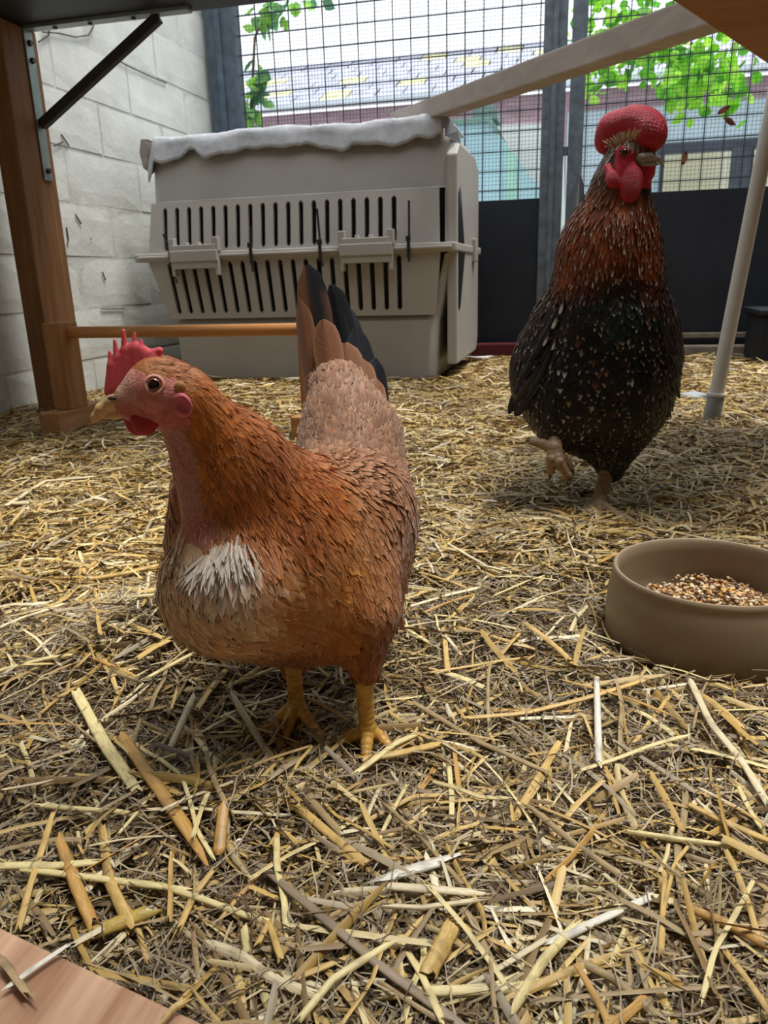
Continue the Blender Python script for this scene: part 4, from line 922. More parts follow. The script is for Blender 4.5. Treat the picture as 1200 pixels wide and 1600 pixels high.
def tube(pts, rad, seg=10, close=True):
    P = np.asarray(pts, float); T = nrm(np.gradient(P, axis=0)); V = []; ref = np.array([0.3, 0.2, 1.0])
    for p, t, r in zip(P, T, rad):
        a = nrm(np.cross(t, ref)); b = np.cross(t, a); th = np.linspace(0, 2*np.pi, seg, endpoint=False)
        rr = np.atleast_1d(r); r1, r2 = (rr[0], rr[-1]); V.append(p+a*(np.cos(th)*r1)[:, None]+b*(np.sin(th)*r2)[:, None])
    n = len(P); i, j = np.meshgrid(np.arange(n-1), np.arange(seg), indexing='ij'); i, j = i.ravel(), j.ravel(); k = (j+1) % seg
    return np.vstack(V), np.stack([i*seg+j, i*seg+k, (i+1)*seg+k, (i+1)*seg+j], 1)
def scaly_leg(name, parent, hock, ankle, toes, r0, r1, colr, claw_c, h=0.00075, ring=0.0046):
    """shank with cross scutes, toes and claws in one mesh; claws are parts of the leg"""
    pr = []; n = 0
    def seg(a, b, ra, rb, k=0.003):
        L = np.linalg.norm(b-a); m_ = max(2, int(L/ring))
        for i in range(m_):      # overlapping scutes: each ring swells a little towards its lower edge
            t0, t1 = i/m_, (i+1)/m_; pr.append(('c', a+(b-a)*t0, a+(b-a)*(t1), (ra+(rb-ra)*t0)*0.86, (ra+(rb-ra)*t1)*1.10, 0.0003))
    seg(hock, ankle, r0, r1); pr.append(('c', ankle, ankle+np.array([0, 0, -0.003]), r1*1.25, r1*1.15, 0.004))
    for tp in toes:
        for a, b, ra, rb in zip(tp[:-1], tp[1:], np.linspace(r1*1.0, r1*.62, len(tp))[:-1], np.linspace(r1*1.0, r1*.62, len(tp))[1:]): seg(np.asarray(a), np.asarray(b), ra, rb)
    V, Q = sdf_mesh(pr, h, 0.004)
    leg = part(name, V, Q, colr, parent)
    for tp in toes:
        a, b = np.asarray(tp[-2]), np.asarray(tp[-1]); d = nrm(b-a); pts = [b-d*0.002, b+d*0.004+[0, 0, .001], b+d*0.008-[0, 0, .0008], b+d*0.011-[0, 0, .0035]]
        part('claw', *tube(pts, [r1*.5, r1*.42, r1*.26, .0003], 8), claw_c, leg)
    return leg
def eye_part(name, parent, bvh, px, py, r, iris, lid_c, rim=1.28):
    p, n_ = hit(bvh, px, py); n_ = nrm(n_*0.6+nrm(CC-p)*0.4); c = p-n_*r*0.45
    m, nt, b = newmat(name+'_glossy', 0.05, 0.6); g = N(nt, 'ShaderNodeNewGeometry'); sb = N(nt, 'ShaderNodeVectorMath'); sb.operation = 'SUBTRACT'; sb.inputs[1].default_value = tuple(c)
    nt.links.new(g.outputs['Position'], sb.inputs[0]); no = N(nt, 'ShaderNodeVectorMath'); no.operation = 'NORMALIZE'; nt.links.new(sb.outputs[0], no.inputs[0])
    dt = N(nt, 'ShaderNodeVectorMath'); dt.operation = 'DOT_PRODUCT'; dt.inputs[1].default_value = tuple(n_); nt.links.new(no.outputs[0], dt.inputs[0])
    nt.links.new(ramp(nt, dt.outputs['Value'], [(0.0, (0.01, 0.006, 0.004)), (0.50, iris[1]), (0.62, iris[0]), (0.76, iris[0]), (0.80, (0.004, 0.003, 0.003))]), b.inputs['Base Color'])
    V, Q = sphere(c, r); e = part(name, V, Q, m, parent)
    a = nrm(np.cross(n_, [0, 0, 1.0])); bb = np.cross(a, n_); th = np.linspace(0, 2*np.pi, 29); ringp = [p+n_*r*.02+(a*math.cos(t)*1.0+bb*math.sin(t)*.96)*r*1.02 for t in th]
    V, Q = tube(ringp, [r*.24]*29, 8); part('eyelid', V, Q, lid_c, e)
    return e
def sphere(c, r, nu=28, nv=16, ax=None):
    th = np.linspace(0, np.pi, nv); ph = np.linspace(0, 2*np.pi, nu, endpoint=False)
    q = np.stack([np.outer(np.sin(th), np.cos(ph)), np.outer(np.sin(th), np.sin(ph)), np.outer(np.cos(th), np.ones(nu))], -1).reshape(-1, 3)*np.asarray(r)
    if ax is not None: q = q @ ax
    i, j = np.meshgrid(np.arange(nv-1), np.arange(nu), indexing='ij'); i, j = i.ravel(), j.ravel(); k = (j+1) % nu
    return q+c, np.stack([i*nu+j, (i+1)*nu+j, (i+1)*nu+k, i*nu+k], 1)
def c_(A, B, k): return ('c', A[0], B[0], A[1], B[1], k)
# ================================================================ HEN
hen = empty('hen', tuple(onz(520, 1150, 0.0)), 'red brown hen with bare pink throat, pale breast and dark raised tail', 'chicken')
AX = look_axes(0)
hp = [c_(S(375, 905, .475, 108), S(470, 880, .54, 132), .03),
      c_(S(470, 880, .54, 132), S(545, 805, .61, 88), .04),
      c_(S(545, 800, .61, 88), S(548, 690, .665, 68), .04),
      c_(S(548, 690, .665, 68), S(530, 610, .70, 45), .03),
      c_(S(560, 800, .57, 62), S(585, 930, .595, 46), .03),            # left wing
      c_(S(298, 760, .515, 30), S(285, 850, .52, 28), .015),           # right wing edge
      c_(S(570, 960, .50, 48), S(572, 1045, .49, 24), .03),            # left thigh
      c_(S(455, 975, .545, 36), S(458, 1045, .54, 18), .02),            # right thigh
      c_(S(342, 930, .485, 80), S(500, 922, .545, 93), .03),            # full belly
      c_(S(440, 800, .51, 92), S(365, 720, .480, 66), .04),            # neck
      c_(S(365, 720, .480, 66), S(285, 622, .452, 38), .025),
      c_(S(318, 850, .462, 30), S(345, 790, .47, 30), .012),           # crop
      c_(S(318, 840, .462, 24), S(283, 690, .452, 22), .010),          # bare throat
      c_(S(285, 622, .452, 38), S(246, 608, .449, 43), .02),           # head
      c_(S(244, 606, .449, 41), S(202, 622, .447, 22), .012),
      c_(S(250, 632, .449, 28), S(205, 638, .447, 15), .010)]
hV, hQ = sdf_mesh(hp, 0.0020)
hb = bvh_of(hV, hQ)
FACE = W(228, 614, .437); EYE = W(241, 601, .436)
def seg_d(P, pts):
    d = np.full(len(P), 9.0)
    for a, b in zip(pts, pts[1:]): ab = b-a; t = np.clip(((P-a) @ ab)/(ab @ ab), 0, 1); d = np.minimum(d, np.linalg.norm(P-a-t[:, None]*ab, axis=1))
    return d
THROAT = [W(272, 672, .445), W(286, 715, .448), W(300, 770, .453), W(325, 838, .458), W(338, 862, .460)]
def head_px(P):
    q = P-CC; z = q @ CF; return 600+FPX*(q @ CR)/z, 800-FPX*(q @ CU)/z
HEADC = W(243, 612, .449)
def hen_zone(P):
    """0 feathered, 1 face skin, 2 throat skin"""
    r = P-HEADC; fx = r @ (-AX[0]); up = r[:, 2]                 # beakward, up
    face = (np.linalg.norm(r, axis=1) < 0.030) & (fx > -0.0165-0.35*np.clip(-up, 0, 1)) & (up < 0.0125+0.22*fx) & (up > -0.021)
    th = seg_d(P, THROAT); wd = 0.0085+0.0035*np.clip((0.24-P[:, 2])/0.07, 0, 1)
    return np.where(face, 1, np.where(th < wd, 2, 0))
z = hen_zone(hV); base = np.tile(np.array(lin(160, 98, 46)), (len(hV), 1))
gn = np.random.default_rng(8)
base[z == 1] = lin(186, 104, 96); base[z == 2] = np.array(lin(178, 122, 114)); base[(z == 2) & (hV[:, 2] < W(315, 800, .455)[2])] = lin(176, 108, 102)
de = np.linalg.norm(hV-EYE, axis=1); base[(z == 1) & (de < .016)] = lin(206, 128, 118)
fx = (hV-HEADC) @ (-AX[0]); wf = ((z == 1)*np.clip((fx-.004)/.011, 0, 1)*np.clip((hV[:, 2]-HEADC[2]+.008)/.008, 0, 1))[:, None]; base = base*(1-wf)+np.array(lin(212, 168, 144))*wf
ws = np.clip((.017-seg_d(hV, THROAT[-2:]))/.004, 0, 1)[:, None]*(z == 0)[:, None]; base = base*(1-ws)+np.array(lin(176, 118, 104))*ws
base = base*(1+gn.normal(0, .05, (len(hV), 1)))
M_SKIN = attrmat('hen_skin', 0.5, 0.4, 0.30, 260, 0.8, 0.08)
part('body', hV, hQ, M_SKIN, hen, True, base)
# guides
HK0, HK1 = lin(158, 82, 16), lin(206, 122, 34); HKD = lin(126, 60, 18)
BR0, BR1 = lin(180, 108, 34), lin(208, 140, 58); SD0, SD1 = lin(132, 78, 42), lin(184, 138, 100); TC0, TC1 = lin(118, 80, 54), lin(166, 128, 100)
CR0, CR1 = lin(204, 170, 122), lin(230, 208, 172); WH = lin(236, 226, 212); WG0, WG1 = lin(150, 88, 40), lin(194, 144, 98); DK0, DK1 = lin(112, 58, 22), lin(142, 82, 36)
G = Guides(); P_ = lambda *a: G.pix(hb, *a)
for a in [((268, 572), (300, 578), 9, 3.0, HKD, HK0), ((300, 590), (335, 612), 14, 3.6, HK0, HK1), ((330, 610), (370, 650), 20, 4.4, HK0, HK1), ((300, 640), (318, 690), 14, 4, HK1, HK1),
          ((330, 670), (365, 725), 24, 5, HK0, HK1), ((390, 680), (430, 730), 27, 5, HKD, HK0), ((320, 720), (335, 780), 18, 5, HK1, lin(200, 130, 70)), ((370, 760), (400, 830), 28, 6, HK0, HK1),
          ((430, 740), (480, 800), 32, 6, HK0, HK1), ((450, 810), (480, 860), 32, 6.5, HKD, HK1), ((480, 750), (530, 800), 30, 6.5, HK0, HK1), ((390, 820), (405, 870), 26, 6, HK0, HK1),
          ((440, 890), (490, 905), 22, 14, BR0, BR1), ((400, 900), (440, 940), 22, 13, BR0, BR1), ((520, 880), (555, 925), 22, 12, BR0, BR1), ((430, 960), (490, 975), 24, 16, BR0, lin(182, 112, 54)), ((520, 960), (560, 990), 24, 15, BR0, BR0),
          ((350, 960), (395, 990), 22, 12, CR0, CR1), ((300, 900), (320, 960), 22, 9, CR0, CR1), ((268, 880), (280, 940), 20, 9, lin(176, 120, 70), CR1), ((330, 985), (380, 1005), 20, 10, BR0, CR1),
          ((345, 885), (325, 925), 20, 5, WH, WH, .16), ((372, 880), (368, 915), 18, 6, WH, CR1, .14), ((310, 880), (300, 920), 18, 6, CR1, WH, .14), ((275, 850), (268, 890), 16, 6, CR0, CR1, .14),
          ((560, 790), (590, 840), 22, 9, WG0, WG1), ((590, 860), (605, 915), 22, 10, WG0, WG1), ((545, 840), (570, 890), 22, 10, BR0, WG1), ((615, 900), (622, 960), 24, 11, WG0, DK1), ((600, 960), (606, 1000), 22, 11, DK0, DK1), ((570, 920), (585, 970), 22, 12, WG0, WG1),
          ((520, 725), (565, 735), 18, 6, SD0, SD1, .2), ((555, 745), (595, 765), 18, 6, SD0, SD1, .2), ((600, 740), (620, 775), 18, 8, SD0, SD1, .16), ((625, 800), (628, 850), 22, 9, DK0, WG1),
          ((545, 690), (550, 650), 18, 9, TC0, TC1, .12), ((500, 690), (492, 645), 18, 9, TC0, TC1, .12), ((590, 690), (600, 650), 18, 9, TC0, TC1, .12), ((540, 640), (535, 595), 22, 11, TC0, TC1, .12), ((575, 630), (572, 600), 22, 11, TC0, TC1, .12), ((505, 630), (495, 590), 22, 11, TC0, TC1, .12),
          ((570, 1010), (572, 1050), 17, 7, DK1, HK0), ((590, 1000), (590, 1040), 16, 7, DK0, DK1), ((548, 1005), (552, 1045), 16, 8, BR0, DK1), ((455, 1025), (457, 1050), 16, 8, DK0, DK1),
          ((285, 770), (278, 820), 20, 9, DK0, DK0), ((275, 830), (272, 870), 20, 9, DK0, BR0)]: P_(*a)
back = nrm(FWD*math.cos(math.radians(20))+AX[0]*math.sin(math.radians(20)))      # from breast to tail
cen = W(490, 860, .55)
for off, dv, L in ((back*.05+AX[1]*.05, back, 24), (AX[1]*.07-back*.02, back+[0, 0, -.5], 22), (back*.1-np.array([0, 0, .03]), back-np.array([0, 0, .3]), 24), (np.array([0, 0, -.07]), back, 22), (AX[1]*.06+[0, 0, -.04], back, 22), (back*.08+[0, 0, .09], back+[0, 0, 1.0], 24)):
    p = hb.find_nearest(Vector(cen+off)); G.add(np.array(p[0]), dv, L/1000, .011, *((TC0, TC1) if off[2] > .05 else (BR0, BR1)))
nk = W(300, 640, .49)
for px, py, v in ((270, 590, .475), (310, 640, .49), (370, 700, .52), (300, 720, .485)):
    p = hb.find_nearest(Vector(W(px, py, v))); G.add(np.array(p[0]), W(px+60, py+70, v+.01)-W(px, py, v), .018, .005, HK0, HK1)
G.done()
def hen_mask(P, Nn):
    k = hen_zone(P) == 0
    k &= np.linalg.norm(P-W(205, 628, .447), axis=1) > .016
    return k
def hen_r(P):
    d, v = G.at(P); return np.clip(v[:, 1]*0.42, 0.0016, 0.0056)
fp, fn = scatter(hV, hQ, 60000, hen_r, 3, hen_mask)
d, v = G.at(fp); g = np.random.default_rng(5); n = len(fp)
wide = np.clip((v[:, 1]-.009)/.004, 0, 1); d = nrm(d+g.normal(0, .12, (n, 3))); L = v[:, 0]*g.uniform(.8, 1.2, n)*(1.38-.08*wide); Wd = v[:, 1]*g.uniform(.85, 1.2, n)*(.9+.4*wide)
br = 1+g.uniform(-1, 1, (n, 1))*(.22-.14*wide)[:, None]; cA = v[:, 2:5]*br; cB = v[:, 5:8]*br*g.uniform(.85, 1.12, (n, 1))
lt = np.where(v[:, 8] > .115, v[:, 8]*.55, .03)*g.uniform(.5, 1.5, n)
FV, FQ, FCo, FU = lay_feathers(hb, fp, fn, d, L, Wd, cA, cB, lt, np.full(n, .9), 6, .07, PROF[None]*wide[:, None]+POINT[None]*(1-wide)[:, None])
M_HENF = feather_mat('hen_feather', 0.6, 0.22, 0.34, 0.2)
o = part('plumage', FV, FQ, M_HENF, hen, True, FCo, FU); o['kind'] = 'stuff'
print('hen feathers', n)
# loose hair-thin barbs for the soft outline
fp, fn = scatter(hV, hQ, 24000, lambda P: np.full(len(P), .0021), 13, hen_mask)
d, v = G.at(fp); n = len(fp); d = nrm(d+g.normal(0, .22, (n, 3)))
thin = np.array([1, 1, .9, .8, .6, .4, .1])
FV, FQ, FCo, FU = lay_feathers(hb, fp, fn, d, v[:, 0]*g.uniform(.5, 1.05, n), np.full(n, .0006), v[:, 2:5]*1.15, v[:, 5:8]*1.3, np.full(n, .09)*g.uniform(.6, 2.2, n), np.full(n, .75), 14, 0, thin)
o = part('down', FV, FQ, M_HENF, hen, True, FCo, FU); o['kind'] = 'stuff'
# loose white plumes below the bare throat
wp_, wn_, wd_ = [], [], []
for i in range(190):
    a_ = g.uniform(0, 1); bx, by = 312+68*a_+g.normal(0, 7), 876-26*a_+g.normal(0, 9)
    h0, h1 = hit(hb, bx, by), hit(hb, bx-20+26*a_+g.normal(0, 8), by+45)
    if h0 is None or h1 is None: continue
    wp_.append(h0[0]); wn_.append(h0[1]); wd_.append(h1[0]-h0[0])
n = len(wp_); wc = np.array(WH)[None]*g.uniform(.6, .95, (n, 1))*np.array([1, .98, .95])
FV, FQ, FCo, FU = lay_feathers(hb, np.array(wp_), np.array(wn_), nrm(np.array(wd_))+g.normal(0, .12, (n, 3)), g.uniform(.014, .027, n), g.uniform(.0012, .003, n), wc*.85, wc, g.uniform(.05, .28, n), np.full(n, .8), 27, .12, POINT)
o = part('white_plumes', FV, FQ, M_HENF, hen, True, FCo, FU); o['kind'] = 'stuff'
# short bristles over the bare throat
sp_, sn_ = scatter(hV, hQ, 60000, lambda P: np.full(len(P), .0017), 17, lambda P, Nn: hen_zone(P) == 2)
n = len(sp_); dd_ = np.tile(W(330, 850, .45)-W(285, 700, .45), (n, 1))
FV, FQ, FCo, FU = lay_feathers(hb, sp_, sn_, nrm(dd_)+g.normal(0, .3, (n, 3)), g.uniform(.002, .006, n), np.full(n, .0007), np.tile(lin(204, 166, 150), (n, 1)), np.tile(lin(236, 216, 200), (n, 1)), np.full(n, .3), np.full(n, .8), 18, 0, thin)
o = part('throat_bristles', FV, FQ, M_HENF, hen, True, FCo, FU); o['kind'] = 'stuff'
sp_, sn_ = scatter(hV, hQ, 50000, lambda P: np.full(len(P), .0013), 19, lambda P, Nn: (hen_zone(P) == 1) & (np.linalg.norm(P-EYE, axis=1) > .0075))
n = len(sp_); up_ = np.clip((sp_[:, 2]-HEADC[2])/.012, -1, 1); keep_ = g.random(n) < (.25+.5*np.clip(up_, 0, 1)); sp_, sn_, n = sp_[keep_], sn_[keep_], int(keep_.sum())
FV, FQ, FCo, FU = lay_feathers(hb, sp_, sn_, np.tile(AX[0], (n, 1))+g.normal(0, .3, (n, 3)), g.uniform(.0015, .0035, n), np.full(n, .0005), np.tile(lin(170, 100, 66), (n, 1)), np.tile(lin(206, 140, 96), (n, 1)), np.full(n, .15), np.full(n, .8), 20, 0, thin)
o = part('face_bristles', FV, FQ, M_HENF, hen, True, FCo, FU); o['kind'] = 'stuff'
# tail
BLK, BLUSHEEN = np.array(lin(16, 19, 26)), np.array(lin(38, 50, 62)); TB = np.array(lin(128, 86, 60)); TBl = np.array(lin(182, 144, 118))
def c_brown(s, c): return TB*(.8+.35*s)*(1-.0)+(TBl-TB)*max(0, abs(c)-.7)*1.6
def c_black(s, c): return (TB*.7*(1-min(1, s/.35))+BLK*min(1, s/.35))+(BLUSHEEN-BLK)*(.6*max(0, c))+BLUSHEEN*max(0, abs(c)-.85)  # blue sheen painted into one half and the rims of the black vane
def c_half(s, c):
    c = -c; k = 1/(1+math.exp(-(c+.12)*14)); k *= 1/(1+math.exp(-(s-.30)*18)); k *= 1-.9*max(0, (c-.55))*(s < .8)*1.6
    return TB*(.75+.3*s)*(1-k)+BLK*k
M_TAILF = feather_mat('hen_tail_feather', 0.42, 0.4, 0.12, 0.05)
fc_ = lambda yaw: nrm(-FWD*math.cos(math.radians(yaw))+AX[0]*math.sin(math.radians(yaw))+np.array([0, 0, .12]))
tails = [(545, 650, .735, 492, 448, .775, 34, -25, c_black), (560, 650, .730, 512, 447, .770, 36, -12, c_black), (572, 655, .725, 540, 476, .765, 38, 5, c_black), (590, 665, .715, 560, 512, .750, 36, 22, c_black), (602, 675, .705, 590, 560, .735, 32, 34, c_black),
         (515, 660, .700, 471, 417, .750, 46, -18, c_half), (496, 670, .695, 463, 470, .735, 30, -32, c_brown),
         (530, 650, .685, 500, 500, .715, 38, -5, c_brown), (558, 650, .685, 543, 535, .712, 40, 8, c_brown), (582, 655, .685, 568, 560, .712, 34, 20, c_brown), (598, 665, .680, 590, 592, .705, 30, 32, c_brown), (505, 660, .680, 480, 585, .705, 32, -22, c_brown), (540, 660, .672, 525, 580, .700, 34, 0, c_brown)]
for i, (bx, by, bv, tx_, ty, tv, w, yaw, cf) in enumerate(tails):
    b_, t_ = W(bx, by, bv), W(tx_, ty, tv)
    V, Q, cc, uv = big_feather(b_, t_, RAD(w*1.25, t_), fc_(yaw), cf, bend=.06, seed=i, side=0.03 if yaw > 0 else -0.03)
    part('tail_feather', V, Q, M_TAILF, hen, True, cc, uv)
# left wing quills showing low on the flank
for i, (bx, by, bv, tx_, ty, tv, w) in enumerate([(612, 850, .60, 632, 985, .655, 24), (600, 870, .59, 622, 990, .64, 24), (590, 880, .585, 608, 985, .62, 24)]):
    b_, t_ = W(bx, by, bv), W(tx_, ty, tv); V, Q, cc, uv = big_feather(b_, t_, RAD(w, t_), nrm(AX[0]-FWD*.6), lambda s, c: np.array(lin(128, 68, 30))*(.8+.4*s)+np.array(lin(190, 150, 110))*max(0, abs(c)-.8), bend=.05, seed=40+i)
    part('wing_feather', V, Q, M_TAILF, hen, True, cc, uv)
# comb
M_COMB = plain('comb_red', lin(224, 90, 100), 0.5, 0.4, 0.12, 260, 0.5); nt = M_COMB.node_tree; b = nt.nodes['Principled BSDF']
b.inputs['Subsurface Weight'].default_value = 0.25; b.inputs['Subsurface Radius'].default_value = (0.005, 0.0012, 0.001); b.inputs['Subsurface Scale'].default_value = 1.0
cb = lambda px, py, r, v=.4475: (W(px, py, v), RAD(r, W(px, py, v)))
cp = []
root = [(172, 612), (184, 606), (198, 598), (210, 588), (224, 577), (238, 567), (246, 563)]
top = [(173, 572), (181, 562), (193, 548), (206, 541), (216, 542), (228, 548), (244, 554)]
for (rx, ry), (tx_, ty) in zip(root, top): cp.append(c_(cb(rx, ry, 9), cb(tx_, ty, 5.5), .003))
for k in range(6):
    a, b_ = root[k], root[k+1]; a2, b2 = top[k], top[k+1]; cp.append(c_(cb((a[0]+b_[0])/2, (a[1]+b_[1])/2, 9), cb((a2[0]+b2[0])/2, (a2[1]+b2[1])/2+3, 5.5), .003))
for (ax_, ay, bx, by, r) in [(174, 572, 171, 550, 2.4), (183, 560, 179, 532, 2.6), (195, 548, 193, 517, 3.0), (209, 542, 210, 521, 2.4), (220, 544, 221, 532, 2.4), (238, 552, 249, 548, 6)]: cp.append(c_(cb(ax_, ay, 5.8), cb(bx, by, r), .0012))
cV, cQ = sdf_mesh(cp, 0.00062, 0.004); part('comb', cV, cQ, M_COMB, hen)
# wattles, ear lobe
M_WAT = plain('wattle_red', lin(176, 34, 44), 0.45, 0.4, 0.1, 300, 0.4); M_WAT.node_tree.nodes['Principled BSDF'].inputs['Subsurface Weight'].default_value = 0.15; M_WAT.node_tree.nodes['Principled BSDF'].inputs['Subsurface Scale'].default_value = 0.003
for dv, dx in ((0.439, 0), (0.456, -10)):
    a = W(228+dx, 662, dv); wp = [('e', W(228+dx, 655, dv), AX, [RAD(25, a), .0026, RAD(16, a)], .004), ('e', W(226+dx, 668, dv), AX, [RAD(16, a), .0026, RAD(13, a)], .004)]
    V, Q = sdf_mesh(wp, 0.0009, 0.004); part('wattle', V, Q, M_WAT, hen)
el, en = hit(hb, 284, 632); s_ = RAD(19, el)
tilt = look_axes(-20); ca, sa = math.cos(.5), math.sin(.5); rot = np.array([[ca, 0, sa], [0, 1, 0], [-sa, 0, ca]]); A2 = rot @ tilt
V, Q = sdf_mesh([('e', el+en*.001, A2, [s_*.95, .0028, s_*1.08], .003)], .0009, .004, post=lambda P, f: np.maximum(f, -ell_sdf(P, np.asarray(el+en*.0052, np.float32), A2.astype(np.float32), [s_*.72, .0036, s_*.85])))
M_LOBE = plain('ear_lobe_pink', lin(214, 110, 120), 0.5, 0.35, 0.2, 200, 0.4); part('ear_lobe', V, Q, M_LOBE, hen)
# ear tuft
tv_, tn = hit(hb, 280, 606)
V, Q = sdf_mesh([('e', tv_, A2, [.0044, .0022, .0036], .003)], .0009, .004); part('ear_tuft', V, Q, plain('ear_tuft_brown', lin(186, 134, 84), 0.8, 0.2, 0.25, 300, 0.5), hen)
# beak
M_BEAK = plain('horn_beak', lin(214, 176, 124), 0.38, 0.45, 0.1, 90, 0.1); M_NOS = plain('nostril_dark', lin(70, 56, 52), 0.6, 0.3, 0.1, 90, 0)
def beak(parent, up_pts, lo_pts, vb, mat):
    for nm, pts in (('upper_beak', up_pts), ('lower_beak', lo_pts)):
        pr = [c_((W(x0, y0, vb), RAD(r0, W(x0, y0, vb))), (W(x1, y1, vb), RAD(r1, W(x1, y1, vb))), .003) for (x0, y0, r0), (x1, y1, r1) in zip(pts, pts[1:])]
        V, Q = sdf_mesh(pr, .0007, .004); part(nm, V, Q, mat, parent)
beak(hen, [(206, 622, 17), (180, 628, 14.5), (160, 640, 10), (149, 652, 5.5), (145, 660, 1.6)], [(205, 641, 9), (180, 647, 7), (162, 652, 3.5)], .447, M_BEAK)
np_ = W(176, 622, .440); V, Q = sphere(np_, [.0030, .0016, .0013], ax=AX); part('nostril', V, Q, M_NOS, hen)
M_LID = plain('eyelid_pale', lin(206, 152, 138), 0.5, 0.35, 0.1, 200, 0.2)
eye_part('eye', hen, hb, 241, 601, RAD(13.0, EYE), (lin(150, 74, 24), lin(90, 40, 14)), M_LID)
far = hb.find_nearest(Vector(W(241, 601, .47))); fe = np.array(far[0]); V, Q = sphere(fe-np.array(far[1])*.003, .0058); part('eye', V, Q, plain('eye_brown', lin(30, 16, 8), .05, .6, .1, 50, 0), hen)
# legs
m, nt, b = newmat('yellow_leg_scales', 0.42, 0.4); v_ = pos(nt)
nt.links.new(ramp(nt, noise(nt, v_, 160, 4), [(0.3, lin(178, 128, 52)), (0.65, lin(212, 166, 82))]), b.inputs['Base Color']); bump(nt, b, noise(nt, v_, 700, 2), .2, .0006); M_LEG = m
M_CLAW = plain('horn_claw', lin(176, 132, 66), .4, .4, .15, 90, 0)
a0 = W(567, 1035, .491); an = onz(574, 1140, .013); gz_ = .004
t1 = [an, onz(573, 1162, gz_+.004), onz(572, 1178, gz_)]; t2 = [an, onz(592, 1150, gz_+.004), onz(606, 1164, gz_)]; t3 = [an, onz(555, 1148, gz_+.004), onz(530, 1158, gz_)]; t4 = [an, an+nrm(FWD)*.016-[0, 0, .006]]
scaly_leg('leg', hen, a0, an, [t1, t2, t3, t4], .0062, .0054, M_LEG, M_CLAW)
a0 = W(457, 1030, .53); an = onz(463, 1100, .013)
scaly_leg('leg', hen, a0, an, [[an, an-FWD*.022-AX[0]*.006-[0, 0, .009], an-FWD*.038-AX[0]*.008-[0, 0, .011]], [an, an-FWD*.016-AX[0]*.02-[0, 0, .01], an-FWD*.026-AX[0]*.03-[0, 0, .011]], [an, an-FWD*.018+AX[0]*.014-[0, 0, .01], an-FWD*.03+AX[0]*.02-[0, 0, .011]], [an, an+FWD*.016-[0, 0, .006]]], .0062, .0054, M_LEG, M_CLAW)
# ================================================================ ROOSTER
roo = empty('rooster', tuple(onz(935, 795, 0.0)), 'black rooster with chestnut neck, white speckles and a big red comb, one leg raised', 'chicken')
rp = [c_(S(945, 510, 1.08, 84), S(928, 590, 1.11, 106), .05),
      c_(S(925, 590, 1.11, 112), S(918, 642, 1.15, 66), .05),
      c_(S(930, 560, 1.16, 95), S(930, 480, 1.28, 60), .06),            # back and rump, behind
      c_(S(876, 510, 1.10, 34), S(828, 600, 1.16, 20), .04),
      c_(S(1016, 510, 1.10, 34), S(1042, 600, 1.16, 18), .04),
      c_(S(965, 650, 1.10, 56), S(955, 735, 1.065, 19), .05),
      c_(S(880, 640, 1.10, 40), S(872, 682, 1.05, 22), .04),
      c_(S(950, 470, 1.075, 74), S(952, 390, 1.06, 66), .05),
      c_(S(952, 390, 1.06, 66), S(972, 285, 1.04, 38), .04),
      c_(S(972, 285, 1.04, 38), S(983, 240, 1.035, 28), .02),
      c_(S(983, 240, 1.035, 29), S(1008, 250, 1.03, 16), .015),
      c_(S(982, 262, 1.035, 22), S(1005, 262, 1.03, 12), .012)]
rV, rQ = sdf_mesh(rp, 0.0034)
rb = bvh_of(rV, rQ)
RH = W(992, 250, 1.032); BLK2 = np.array(lin(16, 17, 18))
def roo_face(P):
    r = P-RH; x = r @ AX[0]; up = r[:, 2]; d = np.linalg.norm(r, axis=1)
    return (d < .042) & (x > -.030+.2*np.clip(up, 0, 1)) & (up < .017) & (up > -.034-.3*np.clip(x, -1, 0))
z = roo_face(rV); base = np.tile(BLK2, (len(rV), 1)); base[z] = lin(186, 40, 60); base = base*(1+gn.normal(0, .06, (len(rV), 1)))
part('body', rV, rQ, attrmat('rooster_skin', 0.5, 0.35, 0.25, 260, 0.5, 0.05), roo, True, base)
NK0, NK1, NKD = lin(108, 50, 22), lin(146, 76, 38), lin(64, 32, 20); BK0, BK1 = lin(8, 9, 10), lin(14, 16, 18); GSHEEN0, GSHEEN1 = lin(10, 26, 28), lin(28, 62, 64); RU0 = lin(48, 28, 18); GY = lin(120, 112, 98)  # green pair: sheen of the upper breast painted into the feather colour
G = Guides(); P_ = lambda *a: G.pix(rb, *a)
